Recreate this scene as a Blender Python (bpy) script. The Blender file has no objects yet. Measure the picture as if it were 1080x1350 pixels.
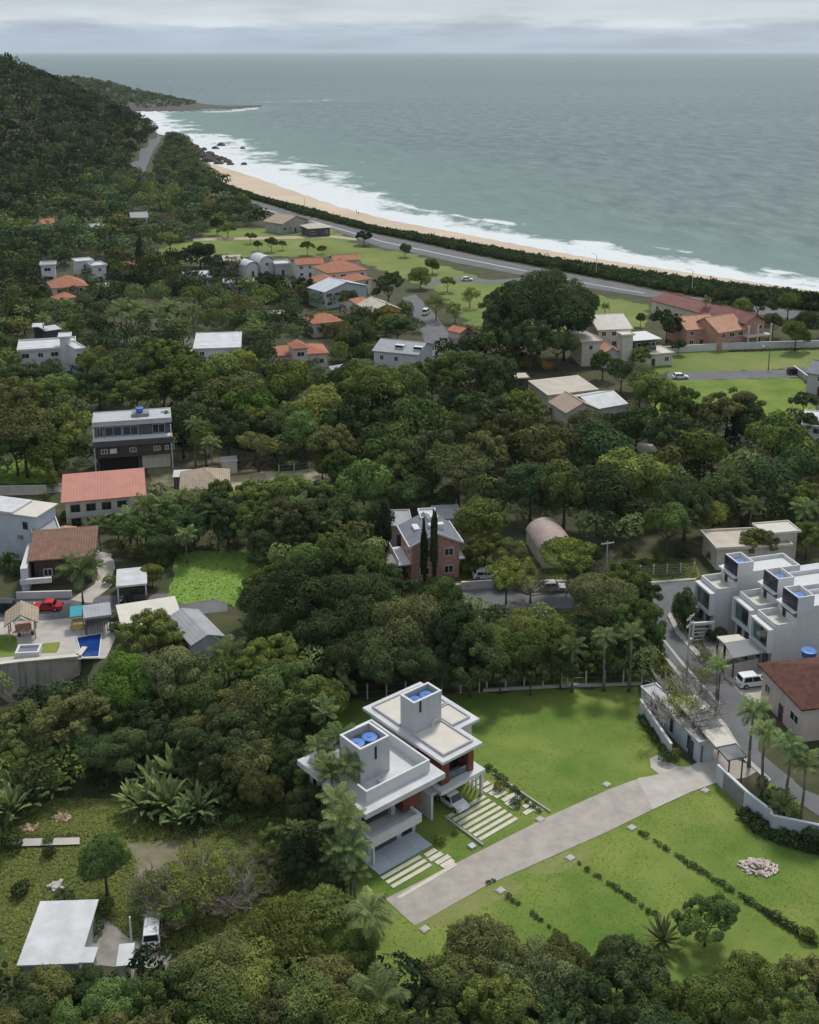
import bpy, math, random
import numpy as np
from mathutils import Vector
R_ = math.radians
C = bpy.context.scene.collection
SC = bpy.context.scene

# ------------------------------------------------------------------ camera
F_, D_, H_, Y0_ = 1520.0, 400.0, 80.0, 67.0      # focal length, horizon offset (photo pixels), camera height (m), horizon row
TH = math.atan(D_ / F_); CT, ST = math.cos(TH), math.sin(TH); PY0 = Y0_ + D_
cam = bpy.data.cameras.new("camera"); cam_o = bpy.data.objects.new("camera", cam); C.objects.link(cam_o)
cam_o.location = (0, 0, H_); cam_o.rotation_euler = (math.pi / 2 - TH, 0, 0)
cam.sensor_fit = 'HORIZONTAL'; cam.sensor_width = 36.0; cam.lens = 36.0 * F_ / 1080.0
cam.shift_y = (PY0 - 675.0) / 1080.0
cam.clip_start = 1.0; cam.clip_end = 100000.0
SC.camera = cam_o

# ------------------------------------------------------------------ world, sun, exposure
SUN_EL, SUN_AZ = R_(56), R_(18)                   # azimuth from +Y towards +X
W = bpy.data.worlds.new("World"); SC.world = W; W.use_nodes = True
nt = W.node_tree; nt.nodes.clear()
def N(t, kind, **kw):
    n = t.nodes.new(kind)
    for k, v in kw.items(): setattr(n, k, v)
    return n
out = N(nt, 'ShaderNodeOutputWorld'); bg = N(nt, 'ShaderNodeBackground'); bg.inputs['Strength'].default_value = 0.062
sky = N(nt, 'ShaderNodeTexSky', sky_type='NISHITA', sun_disc=False, sun_elevation=SUN_EL, sun_rotation=SUN_AZ, altitude=80.0)
tc = N(nt, 'ShaderNodeTexCoord'); mp = N(nt, 'ShaderNodeMapping'); mp.inputs['Scale'].default_value = (8.0, 8.0, 62.0)
no = N(nt, 'ShaderNodeTexNoise'); no.inputs['Scale'].default_value = 1.0; no.inputs['Detail'].default_value = 7.0; no.inputs['Roughness'].default_value = 0.6
sep = N(nt, 'ShaderNodeSeparateXYZ')
mr = N(nt, 'ShaderNodeMapRange'); mr.inputs['From Min'].default_value = 0.0; mr.inputs['From Max'].default_value = 0.05
cr = N(nt, 'ShaderNodeValToRGB')                   # blue-grey bank on the horizon, pale cloud above
e = cr.color_ramp.elements
e[0].position = 0.0; e[0].color = (4.3, 5.3, 6.7, 1)
e[1].position = 1.0; e[1].color = (5.2, 5.9, 6.7, 1)
a_ = cr.color_ramp.elements.new(0.42); a_.color = (4.4, 5.4, 6.7, 1)
a_ = cr.color_ramp.elements.new(0.60); a_.color = (6.0, 6.8, 7.5, 1)
ad = N(nt, 'ShaderNodeMath', operation='MULTIPLY_ADD'); ad.inputs[1].default_value = 0.8
sb = N(nt, 'ShaderNodeMath', operation='SUBTRACT'); sb.inputs[1].default_value = 0.40
cl = N(nt, 'ShaderNodeMapRange'); cl.inputs['From Min'].default_value = 0.3; cl.inputs['From Max'].default_value = 0.7
cl.inputs['To Min'].default_value = 0.80; cl.inputs['To Max'].default_value = 1.2
mulc = N(nt, 'ShaderNodeVectorMath', operation='SCALE')
mx = N(nt, 'ShaderNodeMix', data_type='RGBA'); mx.inputs[0].default_value = 0.86
L = nt.links.new
L(tc.outputs['Generated'], mp.inputs['Vector']); L(mp.outputs[0], no.inputs['Vector'])
L(tc.outputs['Generated'], sep.inputs[0]); L(sep.outputs['Z'], mr.inputs['Value'])
L(no.outputs['Fac'], sb.inputs[0]); L(sb.outputs[0], ad.inputs[0]); L(mr.outputs[0], ad.inputs[2])
L(ad.outputs[0], cr.inputs['Fac']); L(no.outputs['Fac'], cl.inputs['Value'])
L(cr.outputs['Color'], mulc.inputs[0]); L(cl.outputs[0], mulc.inputs['Scale'])
L(sky.outputs[0], mx.inputs[6]); L(mulc.outputs[0], mx.inputs[7])
L(mx.outputs[2], bg.inputs['Color']); L(bg.outputs[0], out.inputs['Surface'])
sun = bpy.data.lights.new("sun", 'SUN'); sun.energy = 1.5; sun.angle = R_(10); sun.color = (1.0, 0.955, 0.88)
sun_o = bpy.data.objects.new("sun", sun); C.objects.link(sun_o)
sdir = Vector((math.sin(SUN_AZ) * math.cos(SUN_EL), math.cos(SUN_AZ) * math.cos(SUN_EL), math.sin(SUN_EL)))
sun_o.rotation_euler = sdir.to_track_quat('Z', 'Y').to_euler(); sun_o.location = (0, 100, 300)
SC.view_settings.view_transform = 'Standard'; SC.view_settings.look = 'None'
SC.view_settings.exposure = 0.72; SC.view_settings.gamma = 1.0
SC.render.engine = 'CYCLES'
cy = SC.cycles
cy.max_bounces = 5; cy.diffuse_bounces = 3; cy.glossy_bounces = 2; cy.transmission_bounces = 3; cy.volume_bounces = 1
cy.use_denoising = True; cy.use_adaptive_sampling = True; cy.adaptive_threshold = 0.015
cy.caustics_reflective = False; cy.caustics_refractive = False

# ------------------------------------------------------------------ helpers
def G(px, py, z=0.0):                              # photo pixel -> world point at height z
    a = (px - 540) / F_; b = (py - PY0) / F_
    d = (a, CT - b * ST, -ST - b * CT); k = (z - H_) / d[2]
    return Vector((k * d[0], k * d[1], z))
def PX(p):                                         # world point -> photo pixel, depth
    z = p[2] - H_; zc = p[1] * CT - z * ST; yc = p[1] * ST + z * CT
    return 540 + F_ * p[0] / zc, PY0 - F_ * yc / zc, zc
def tab(t, x):
    return float(np.interp(x, [q[0] for q in t], [q[1] for q in t]))
def inpoly(x, y, poly):
    r = False; j = len(poly) - 1
    for i in range(len(poly)):
        xi, yi = poly[i]; xj, yj = poly[j]
        if (yi > y) != (yj > y) and x < (xj - xi) * (y - yi) / (yj - yi) + xi: r = not r
        j = i
    return r
def tag(o, label=None, cat=None, group=None, kind=None):
    if label: o['label'] = label
    if cat: o['category'] = cat
    if group: o['group'] = group
    if kind: o['kind'] = kind
    return o
def empty(name, label, cat, loc, rz=0.0, group=None):
    o = bpy.data.objects.new(name, None); C.objects.link(o); o.location = loc; o.rotation_euler = (0, 0, rz)
    o.empty_display_size = 0.3
    return tag(o, label, cat, group)
class MB:
    def __init__(s): s.v = []; s.f = []
    def add(s, vs, fs):
        n = len(s.v); s.v += [tuple(p) for p in vs]; s.f += [tuple(i + n for i in q) for q in fs]; return s
    def box(s, x0, y0, z0, x1, y1, z1):
        return s.add([(x0,y0,z0),(x1,y0,z0),(x1,y1,z0),(x0,y1,z0),(x0,y0,z1),(x1,y0,z1),(x1,y1,z1),(x0,y1,z1)],
                     [(3,2,1,0),(4,5,6,7),(0,1,5,4),(1,2,6,5),(2,3,7,6),(3,0,4,7)])
    def ring(s, x0, y0, x1, y1, z0, z1, t):          # four walls butted end to end
        s.box(x0,y0,z0,x1,y0+t,z1); s.box(x0,y1-t,z0,x1,y1,z1); s.box(x0,y0+t,z0,x0+t,y1-t,z1); return s.box(x1-t,y0+t,z0,x1,y1-t,z1)
    def prism(s, poly, z0, z1):
        n = len(poly)
        return s.add([(x,y,z0) for x,y in poly] + [(x,y,z1) for x,y in poly],
              [tuple(range(n-1,-1,-1)), tuple(range(n,2*n))] + [(i,(i+1)%n,(i+1)%n+n,i+n) for i in range(n)])
    def tube(s, pts, rad, n=7, cap=True):
        base = len(s.v); pts = [Vector(p) for p in pts]
        for i, p in enumerate(pts):
            d = (pts[min(i+1,len(pts)-1)] - pts[max(i-1,0)]).normalized()
            a = d.cross(Vector((0.31,0.95,0.05))); a = a.normalized() if a.length > 1e-4 else Vector((1,0,0)); b = d.cross(a)
            r = rad[i] if isinstance(rad, (list, tuple)) else rad
            for k in range(n):
                t = 2*math.pi*k/n; s.v.append(tuple(p + a*(math.cos(t)*r) + b*(math.sin(t)*r)))
        for i in range(len(pts)-1):
            for k in range(n):
                s.f.append((base+i*n+k, base+i*n+(k+1)%n, base+(i+1)*n+(k+1)%n, base+(i+1)*n+k))
        if cap:
            s.f.append(tuple(base+k for k in range(n-1,-1,-1))); e_ = base+(len(pts)-1)*n; s.f.append(tuple(e_+k for k in range(n)))
        return s
    def lathe(s, prof, n=12, c=(0,0,0)):
        b = len(s.v)
        for r, z in prof:
            for k in range(n):
                t = 2*math.pi*k/n; s.v.append((c[0]+r*math.cos(t), c[1]+r*math.sin(t), c[2]+z))
        for i in range(len(prof)-1):
            for k in range(n):
                s.f.append((b+i*n+k, b+i*n+(k+1)%n, b+(i+1)*n+(k+1)%n, b+(i+1)*n+k))
        s.f.append(tuple(b+k for k in range(n-1,-1,-1))); e_ = b+(len(prof)-1)*n; s.f.append(tuple(e_+k for k in range(n)))
        return s
    def build(s, name, mat, parent=None, smooth=False):
        me = bpy.data.meshes.new(name); me.from_pydata(s.v, [], s.f); me.materials.append(mat)
        if smooth: me.polygons.foreach_set('use_smooth', [True]*len(me.polygons))
        o = bpy.data.objects.new(name, me); C.objects.link(o)
        if parent: o.parent = parent
        return o
def np_mesh(name, v, f, mat, attr=None, dom='FACE'):
    v = np.asarray(v, np.float32); f = np.asarray(f, np.int32); k = f.shape[1]
    me = bpy.data.meshes.new(name); me.vertices.add(len(v)); me.vertices.foreach_set('co', v.ravel())
    me.loops.add(f.size); me.loops.foreach_set('vertex_index', f.ravel())
    me.polygons.add(len(f)); me.polygons.foreach_set('loop_start', np.arange(0, f.size, k, dtype=np.int32))
    if attr:
        for an, av in attr.items():
            at = me.attributes.new(an, 'FLOAT', dom); at.data.foreach_set('value', np.asarray(av, np.float32))
    me.update(calc_edges=True); me.materials.append(mat); return me
def link(name, me, parent=None):
    o = bpy.data.objects.new(name, me); C.objects.link(o)
    if parent: o.parent = parent
    return o

# ------------------------------------------------------------------ materials
def mat(name, col, rough=0.8, var=0.12, scale=1.5, col2=None, bump=0.0, spec=0.3, metal=0.0, detail=5.0, coord='Object', wave=None, streak=0.0, t0=0.35, t1=0.65):
    m = bpy.data.materials.new(name); m.use_nodes = True; t = m.node_tree; t.nodes.clear(); l = t.links.new
    o = N(t,'ShaderNodeOutputMaterial'); p = N(t,'ShaderNodeBsdfPrincipled')
    p.inputs['Roughness'].default_value = rough; p.inputs['Specular IOR Level'].default_value = spec; p.inputs['Metallic'].default_value = metal
    tc = N(t,'ShaderNodeTexCoord'); no = N(t,'ShaderNodeTexNoise'); no.inputs['Scale'].default_value = scale; no.inputs['Detail'].default_value = detail; no.inputs['Roughness'].default_value = 0.62
    l(tc.outputs[coord], no.inputs['Vector'])
    mrg = N(t,'ShaderNodeMapRange'); mrg.inputs['From Min'].default_value = t0; mrg.inputs['From Max'].default_value = t1
    l(no.outputs['Fac'], mrg.inputs['Value'])
    mix = N(t,'ShaderNodeMix', data_type='RGBA'); c = Vector(col)
    c2 = Vector(col2) if col2 else c*(1+var); c1 = c if col2 else c*(1-var)
    mix.inputs[6].default_value = (*c1,1); mix.inputs[7].default_value = (*c2,1); l(mrg.outputs[0], mix.inputs[0])
    res = mix.outputs[2]
    if wave:                                         # courses of tiles, sheets, boards: (axis, size m, strength)
        ax, size, amt = wave
        w = N(t,'ShaderNodeTexWave', wave_type='BANDS', bands_direction=ax, wave_profile='SAW'); w.inputs['Scale'].default_value = 0.314/size; w.inputs['Distortion'].default_value = 0.25; w.inputs['Detail'].default_value = 2
        l(tc.outputs['Object'], w.inputs['Vector'])
        m2 = N(t,'ShaderNodeMix', data_type='RGBA', blend_type='MULTIPLY'); m2.inputs[0].default_value = amt
        l(res, m2.inputs[6]); l(w.outputs['Color'], m2.inputs[7]); res = m2.outputs[2]
        bm = N(t,'ShaderNodeBump'); bm.inputs['Strength'].default_value = 0.5; bm.inputs['Distance'].default_value = 0.05; l(w.outputs['Fac'], bm.inputs['Height']); l(bm.outputs[0], p.inputs['Normal'])
    if streak:                                       # rain stains running down walls
        mpp = N(t,'ShaderNodeMapping'); mpp.inputs['Scale'].default_value = (1.6,1.6,0.12); n2 = N(t,'ShaderNodeTexNoise'); n2.inputs['Scale'].default_value = 1.3; n2.inputs['Detail'].default_value = 6
        l(tc.outputs['Object'], mpp.inputs[0]); l(mpp.outputs[0], n2.inputs['Vector'])
        r2 = N(t,'ShaderNodeMapRange'); r2.inputs['From Min'].default_value = 0.5; r2.inputs['From Max'].default_value = 0.75; r2.inputs['To Max'].default_value = streak; l(n2.outputs['Fac'], r2.inputs['Value'])
        m3 = N(t,'ShaderNodeMix', data_type='RGBA'); m3.inputs[7].default_value = (c.x*0.35,c.y*0.34,c.z*0.3,1); l(r2.outputs[0], m3.inputs[0]); l(res, m3.inputs[6]); res = m3.outputs[2]
    l(res, p.inputs['Base Color'])
    if bump:
        b = N(t,'ShaderNodeBump'); b.inputs['Strength'].default_value = bump; b.inputs['Distance'].default_value = 0.1; l(no.outputs['Fac'], b.inputs['Height']); l(b.outputs[0], p.inputs['Normal'])
    l(p.outputs[0], o.inputs[0]); return m
def leafmat(name, col, hue=0.25):
    m = bpy.data.materials.new(name); m.use_nodes = True; t = m.node_tree; t.nodes.clear(); l = t.links.new
    o = N(t,'ShaderNodeOutputMaterial'); d = N(t,'ShaderNodeBsdfDiffuse'); tr = N(t,'ShaderNodeBsdfTranslucent'); mxs = N(t,'ShaderNodeMixShader'); mxs.inputs[0].default_value = 0.22
    at = N(t,'ShaderNodeAttribute', attribute_name='tint'); oi = N(t,'ShaderNodeObjectInfo')
    mix = N(t,'ShaderNodeMix', data_type='RGBA'); c = Vector(col)
    mix.inputs[6].default_value = (c.x*0.34,c.y*0.42,c.z*0.50,1); mix.inputs[7].default_value = (c.x*2.05,c.y*1.8,c.z*1.45,1); l(at.outputs['Fac'], mix.inputs[0])
    hs = N(t,'ShaderNodeHueSaturation'); mrg = N(t,'ShaderNodeMapRange'); mrg.inputs['To Min'].default_value = 0.5-0.07*hue; mrg.inputs['To Max'].default_value = 0.5+0.09*hue
    l(oi.outputs['Random'], mrg.inputs['Value']); l(mrg.outputs[0], hs.inputs['Hue'])
    m4 = N(t,'ShaderNodeMath', operation='MULTIPLY_ADD'); m4.inputs[1].default_value = 7.31; m4.inputs[2].default_value = 0.1; l(oi.outputs['Random'], m4.inputs[0])
    fr = N(t,'ShaderNodeMath', operation='FRACT'); l(m4.outputs[0], fr.inputs[0])
    mv = N(t,'ShaderNodeMapRange'); mv.inputs['To Min'].default_value = 0.68; mv.inputs['To Max'].default_value = 1.35; l(fr.outputs[0], mv.inputs['Value']); l(mv.outputs[0], hs.inputs['Value'])
    l(mix.outputs[2], hs.inputs['Color']); l(hs.outputs[0], d.inputs[0]); l(hs.outputs[0], tr.inputs[0])
    l(d.outputs[0], mxs.inputs[1]); l(tr.outputs[0], mxs.inputs[2]); l(mxs.outputs[0], o.inputs[0]); return m
M = {}
def mm(k, *a, **kw): M[k] = mat(k, *a, **kw)
mm('ground', (0.045,0.060,0.022), 0.95, col2=(0.095,0.085,0.045), scale=0.22, coord='Object', bump=0.3)
mm('worn', (0.180,0.210,0.058), 0.95, col2=(0.240,0.250,0.090), scale=0.6, detail=10)
mm('lawn', (0.084,0.165,0.028), 0.95, col2=(0.240,0.280,0.070), scale=0.085, detail=11, t0=.32, t1=.68, bump=0.25, spec=0.1)
mm('meadow', (0.16,0.27,0.05), 0.95, col2=(0.22,0.32,0.08), scale=0.35, detail=8, bump=0.6, spec=0.1)
mm('pasture', (0.13,0.19,0.05), 0.95, col2=(0.23,0.245,0.085), scale=0.05, detail=9, spec=0.1)
mm('drygrass', (0.18,0.175,0.065), 0.95, col2=(0.10,0.135,0.035), scale=0.25, detail=8, bump=0.4, spec=0.1)
mm('asphalt', (0.13,0.13,0.135), 0.9, col2=(0.17,0.17,0.175), scale=0.25, detail=8)
mm('concrete', (0.335,0.30,0.265), 0.9, col2=(0.44,0.395,0.35), scale=0.55, detail=12)
mm('pale_concrete', (0.42,0.385,0.345), 0.9, col2=(0.53,0.49,0.44), scale=0.5, detail=8)
mm('gravel', (0.34,0.32,0.29), 0.95, col2=(0.22,0.21,0.18), scale=0.8, detail=9)
mm('dirt', (0.26,0.22,0.15), 0.95, col2=(0.13,0.13,0.06), scale=0.4, detail=8)
mm('track', (0.5,0.42,0.30), 0.95, col2=(0.34,0.29,0.19), scale=0.4, detail=8)
mm('sand', (0.50,0.395,0.285), 0.95, col2=(0.60,0.49,0.37), scale=0.03, detail=8)
mm('paver', (0.56,0.52,0.42), 0.9, col2=(0.66,0.62,0.52), scale=1.2)
mm('kerb', (0.45,0.44,0.41), 0.9, var=0.15)
mm('white', (0.61,0.605,0.605), 0.6, var=0.05, scale=0.6, streak=0.10)
mm('cleanwhite', (0.65,0.645,0.64), 0.55, var=0.03, scale=0.8, streak=0.1)
mm('roofwhite', (0.56,0.56,0.565), 0.6, var=0.13, scale=0.45, detail=11)
mm('softgrey', (0.46,0.46,0.47), 0.7, var=0.06, scale=0.6, streak=0.15)
mm('bluegrey', (0.50,0.53,0.57), 0.7, var=0.06, scale=0.5, streak=0.25)
mm('cream', (0.62,0.56,0.48), 0.75, var=0.08, scale=0.5, streak=0.3)
mm('pinkwall', (0.62,0.52,0.47), 0.75, var=0.07, scale=0.5, streak=0.3)
mm('yellow', (0.62,0.40,0.08), 0.75, var=0.08)
mm('brick', (0.62,0.335,0.265), 0.85, var=0.2, scale=1.5, wave=('Z',0.25,0.35))
mm('brickred', (0.19,0.062,0.04), 0.7, var=0.2, scale=3)
mm('brownwood', (0.10,0.065,0.055), 0.6, var=0.25, scale=2, wave=('X',0.3,0.4))
mm('darkgrey', (0.085,0.085,0.09), 0.7, var=0.15)
mm('midgrey', (0.24,0.24,0.25), 0.7, var=0.1)
mm('black', (0.012,0.012,0.014), 0.6)
mm('glass', (0.02,0.024,0.03), 0.08, spec=0.6, var=0.3, scale=0.7)
mm('greenglass', (0.10,0.14,0.15), 0.1, spec=0.6, var=0.3, scale=0.9)
mm('solar', (0.022,0.026,0.05), 0.25, spec=0.5, wave=('Z',0.8,0.5))
mm('orange', (0.46,0.175,0.10), 0.85, col2=(0.56,0.25,0.15), scale=0.8, detail=8, wave=('X',0.4,0.45))
mm('redroof', (0.50,0.215,0.17), 0.8, col2=(0.56,0.26,0.205), scale=0.35, detail=8, wave=('X',0.5,0.18))
mm('brownroof', (0.34,0.18,0.13), 0.9, col2=(0.22,0.13,0.095), scale=0.9, detail=8, wave=('X',0.4,0.5))
mm('terracotta', (0.21,0.085,0.058), 0.9, col2=(0.105,0.050,0.040), scale=1.2, detail=9, wave=('X',0.28,0.6))
mm('pinkorange', (0.55,0.30,0.20), 0.85, col2=(0.42,0.22,0.15), scale=0.8, detail=8)
mm('redbrown', (0.20,0.085,0.075), 0.85, col2=(0.27,0.12,0.10), scale=0.4, detail=8, wave=('X',0.5,0.3))
mm('greyroof', (0.42,0.42,0.43), 0.7, col2=(0.34,0.34,0.36), scale=0.5, detail=8, wave=('X',0.5,0.2))
mm('slate', (0.17,0.18,0.21), 0.7, col2=(0.24,0.25,0.28), scale=0.8, detail=8, wave=('Y',0.4,0.25))
mm('beigeroof', (0.60,0.54,0.45), 0.85, col2=(0.50,0.44,0.36), scale=0.4, detail=8, wave=('X',0.5,0.15))
mm('creamroof', (0.62,0.575,0.50), 0.8, var=0.06, scale=0.5)
mm('tanroof', (0.46,0.36,0.27), 0.85, var=0.15, wave=('X',0.4,0.35))
mm('vault', (0.40,0.31,0.27), 0.6, col2=(0.52,0.42,0.37), scale=0.5, wave=('Y',0.9,0.35))
mm('oldwall', (0.36,0.33,0.30), 0.9, col2=(0.45,0.42,0.38), scale=0.4, detail=9, streak=0.7)
mm('blueplastic', (0.05,0.17,0.50), 0.5, spec=0.5, var=0.1)
mm('teal', (0.03,0.30,0.36), 0.5)
mm('pool', (0.012,0.045,0.20), 0.08, spec=0.5, var=0.3, scale=0.6)
mm('redpaint', (0.55,0.018,0.028), 0.25, spec=0.6)
mm('whitepaint', (0.80,0.80,0.81), 0.25, spec=0.6, var=0.02)
mm('silverpaint', (0.55,0.56,0.57), 0.3, spec=0.6, var=0.03)
mm('blackpaint', (0.02,0.022,0.028), 0.25, spec=0.6)
mm('rubber', (0.02,0.02,0.02), 0.9)
mm('lampglass', (0.75,0.76,0.74), 0.15, spec=0.6)
mm('tail', (0.45,0.02,0.02), 0.3)
mm('metal', (0.35,0.35,0.35), 0.45, metal=0.4)
mm('postgrey', (0.46,0.45,0.42), 0.85, var=0.15)
mm('bark', (0.105,0.082,0.06), 0.95, var=0.35, scale=3)
mm('palebark', (0.33,0.30,0.26), 0.95, var=0.25, scale=3)
mm('palmtrunk', (0.24,0.215,0.18), 0.95, var=0.3, scale=3, wave=('Z',0.3,0.4))
mm('twig', (0.25,0.21,0.17), 0.95, var=0.25, scale=2)
mm('rock', (0.085,0.072,0.062), 0.9, var=0.4, scale=0.5)
mm('timber', (0.42,0.30,0.20), 0.9, var=0.3, scale=2)
mm('rubble', (0.50,0.42,0.37), 0.9, var=0.3, scale=2)
mm('skin', (0.45,0.28,0.2), 0.6); mm('cloth', (0.08,0.07,0.12), 0.8)
LEAF = {'DG': leafmat('leaf_dark', (0.0700,0.1031,0.0475)), 'MG': leafmat('leaf_mid', (0.1155,0.1684,0.0593)), 'OL': leafmat('leaf_olive', (0.138,0.178,0.056)),
        'BR': leafmat('leaf_brown', (0.140,0.158,0.066)), 'YG': leafmat('leaf_yellow', (0.165,0.205,0.058)), 'GG': leafmat('leaf_grey', (0.125,0.150,0.072)),
        'BG': leafmat('leaf_bright', (0.1078,0.1738,0.0396)), 'PG': leafmat('leaf_palm', (0.1575,0.2147,0.0950)), 'YE': leafmat('leaf_gold', (0.3851,0.2921,0.0792)),
        'FD': leafmat('leaf_far', (0.0805,0.1202,0.0634), 0.0), 'FM': leafmat('leaf_mixed', (0.1261,0.1718,0.0751), 0.0), 'HG': leafmat('leaf_hedge', (0.0876,0.1306,0.0593), 0.0)}
# ------------------------------------------------------------------ terrain, beach, sea
FOOT = [(-800,330),(0,300),(60,272),(120,245),(160,228),(172,214),(180,200),(195,184),(206,174)]
RIDGE = [(-800,70),(0,76),(18,82),(37,91),(74,106),(111,124),(148,142),(170,152),(200,170),(206,174)]
RDY = [(-800,360),(0,340),(100,330),(160,230),(206,30)]
WATER = [(206,176),(215,178),(235,180),(250,188),(258,200),(266,213),(285,218),(300,222),(345,237),(400,257),(450,274),(520,292),(600,307),(680,323),(760,338),(850,352),(950,367),(1080,386),(1900,500)]
SANDT = [(206,177),(215,179),(235,182),(250,190),(253,216),(266,226),(300,246),(350,265),(400,282),(480,301),(600,320),(700,340),(800,356),(900,370),(1000,383),(1080,393),(1900,508)]
def hill_params(px):
    yf = G(px, tab(FOOT, px)).y; yr = yf + tab(RDY, px)
    d = (tab(RIDGE, px) - PY0) / F_
    zr = H_ + yr * (-ST - d*CT) / (CT - d*ST) if px < 206 else 0.0
    return yf, yr, max(zr, 0.0)
HP = {}
WALL_Y = G(50, 871).y; WALL_X = G(106, 868).x
def hfun(px, Y):
    k = round(px / 4.0)
    if k not in HP:
        q = k * 4.0
        HP[k] = hill_params(q) + (G(q, tab(SANDT, q)).y, G(q, tab(WATER, q), -1).y)
    yf, yr, zr, ys, yw = HP[k]
    if px < 206:
        if Y <= yf: z = 0.0
        elif Y <= yr:
            t = (Y - yf) / (yr - yf); z = zr * (t*t*(3-2*t)*0.55 + t*0.45) + 2.5*math.sin(Y*0.045+px*0.05)*t*(1-t)*2
        else:
            z = zr - (zr + 4) * min(1.0, (Y - yr) / 260.0)
    else:
        if Y <= ys: z = 0.0
        elif Y <= yw: z = -(Y - ys) / max(yw - ys, 0.1)
        else: z = max(-4.0, -1 - (Y - yw) * 0.05)
    if Y < WALL_Y + 0.4:
        x = (px - 540) / F_ * (Y*CT + H_*ST)
        t = 1 - (WALL_Y + 0.4 - Y) / 30.0; e_ = min(1.0, (WALL_X + 2.5 - x) / 3.0)
        if t > 0 and e_ > 0: z -= 4.4 * min(1, t*1.6) * e_
    return z
def wx(px, Y): return (px - 540) / F_ * (Y*CT + H_*ST)
cols = np.arange(-800, 1904, 12.0); rows = np.concatenate([np.geomspace(30, 2300, 285)])
V = [(wx(p, Y), Y, hfun(p, Y)) for Y in rows for p in cols]
nc = len(cols)
def gridf(nr, nc): 
    i = np.arange(nr-1)[:,None]*nc + np.arange(nc-1)[None,:]; i = i.ravel()
    return np.stack([i, i+1, i+nc+1, i+nc], 1)
me = np_mesh('ground', V, gridf(len(rows), nc), M['ground']); o = tag(link('ground', me), kind='structure')
me.polygons.foreach_set('use_smooth', [True]*len(me.polygons))
# headland across the bay
HB = [(60,150),(178,147),(230,147.5),(300,146.5),(333,142.5),(345,142)]; HR = [(-200,95),(75,98),(110,99),(140,104),(200,121),(250,129),(270,133),(300,136.5),(322,139.5),(333,141.5),(345,142.5)]
hv = []; hc = np.arange(-200, 346, 5.0)
for j in range(22):
    for p in hc:
        y0 = G(p, tab(HB, p), -1).y; y1 = y0 + 60 + 240*min(1, max(0, (340-p)/120)); t = j/21.0*1.6
        d = (tab(HR, p) - PY0) / F_; zr = max(0, H_ + y1*(-ST-d*CT)/(CT-d*ST) - 5)
        Y = y0 - 6 + (y1-y0+6)*t; s = min(t, 1.0)
        z = -2 + (zr+2)*(s**0.75) if t <= 1 else zr - (t-1)/0.6*(zr+4)
        if 0.02 < t < 0.3: z += 2.2*math.sin(p*1.7+j*2.1)*0.6
        hv.append((wx(p, Y), Y, z))
me = np_mesh('headland', hv, gridf(22, len(hc)), M['rock']); tag(link('headland', me), kind='structure')
# beach
bc = np.arange(248, 1904, 6.0); bv = []
for j in range(9):
    for p in bc:
        ys = G(p, tab(SANDT, p)).y; yw = G(p, tab(WATER, p), -1).y; Y = ys - 6 + (yw + 14 - ys + 6) * j / 8.0
        bv.append((wx(p, Y), Y, hfun(p, Y) + 0.12))
tag(link('beach', np_mesh('beach', bv, gridf(9, len(bc)), M['sand'])), kind='structure')
# sea, one sheet to the horizon; 'surf' holds distance to the coast in surf widths
SEA_Z = -1.0
coast = [[(178,146.5),(190,158),(206,175)] , WATER[:-1] + [(1500,444)], [(178,147),(230,147.5),(300,147),(333,143),(336,141)], [(348,134.5),(400,133),(440,131.5),(478,132.5)],
         [(525,268),(550,276),(572,279)], [(640,289),(668,294)], [(455,189),(478,192)], [(860,325),(905,332)], [(1010,356),(1035,360)], [(372,213),(430,219)], [(760,318),(800,322)], [(600,283),(628,290)]]
cw = [None, None, 26, 20, 9, 8, 7, 8, 9, 9, 7, 6]
WID = [(170,52),(206,55),(260,72),(300,88),(345,72),(450,48),(600,40),(1000,37),(1900,32)]
sc_ = np.arange(-900, 2004, 7.0)
srow = np.concatenate([np.arange(-18, 240, 3.6), np.geomspace(244, 52000, 150)])
SX = []; SY = []
for s in srow:
    for p in sc_:
        if p < 206: y0 = hill_params(max(p, -800))[1] + 60
        else: y0 = G(p, tab(WATER, p), -1).y
        y0 = min(y0, 1600); Y = y0 + s; SY.append(Y); SX.append((p-540)/F_*(Y*CT + (H_-SEA_Z)*ST))
SX = np.array(SX); SY = np.array(SY); surf = np.full(len(SX), 9.0)
for ci, pl in enumerate(coast):
    pts = [G(x, y, SEA_Z) for x, y in pl]
    for k in range(len(pts)-1):
        a, b = pts[k], pts[k+1]; dx, dy = b.x-a.x, b.y-a.y; q = max(dx*dx+dy*dy, 1e-6)
        t = np.clip(((SX-a.x)*dx + (SY-a.y)*dy)/q, 0, 1); d = np.hypot(SX-a.x-t*dx, SY-a.y-t*dy)
        w = cw[ci] if cw[ci] else tab(WID, 0.5*(pl[k][0]+pl[k+1][0]))
        surf = np.minimum(surf, d/w + (0.30 if cw[ci] else 0.0))
me = np_mesh('sea', np.stack([SX, SY, np.full(len(SX), SEA_Z)], 1), gridf(len(srow), len(sc_)), M['ground'], {'surf': surf}, 'POINT')
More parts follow.
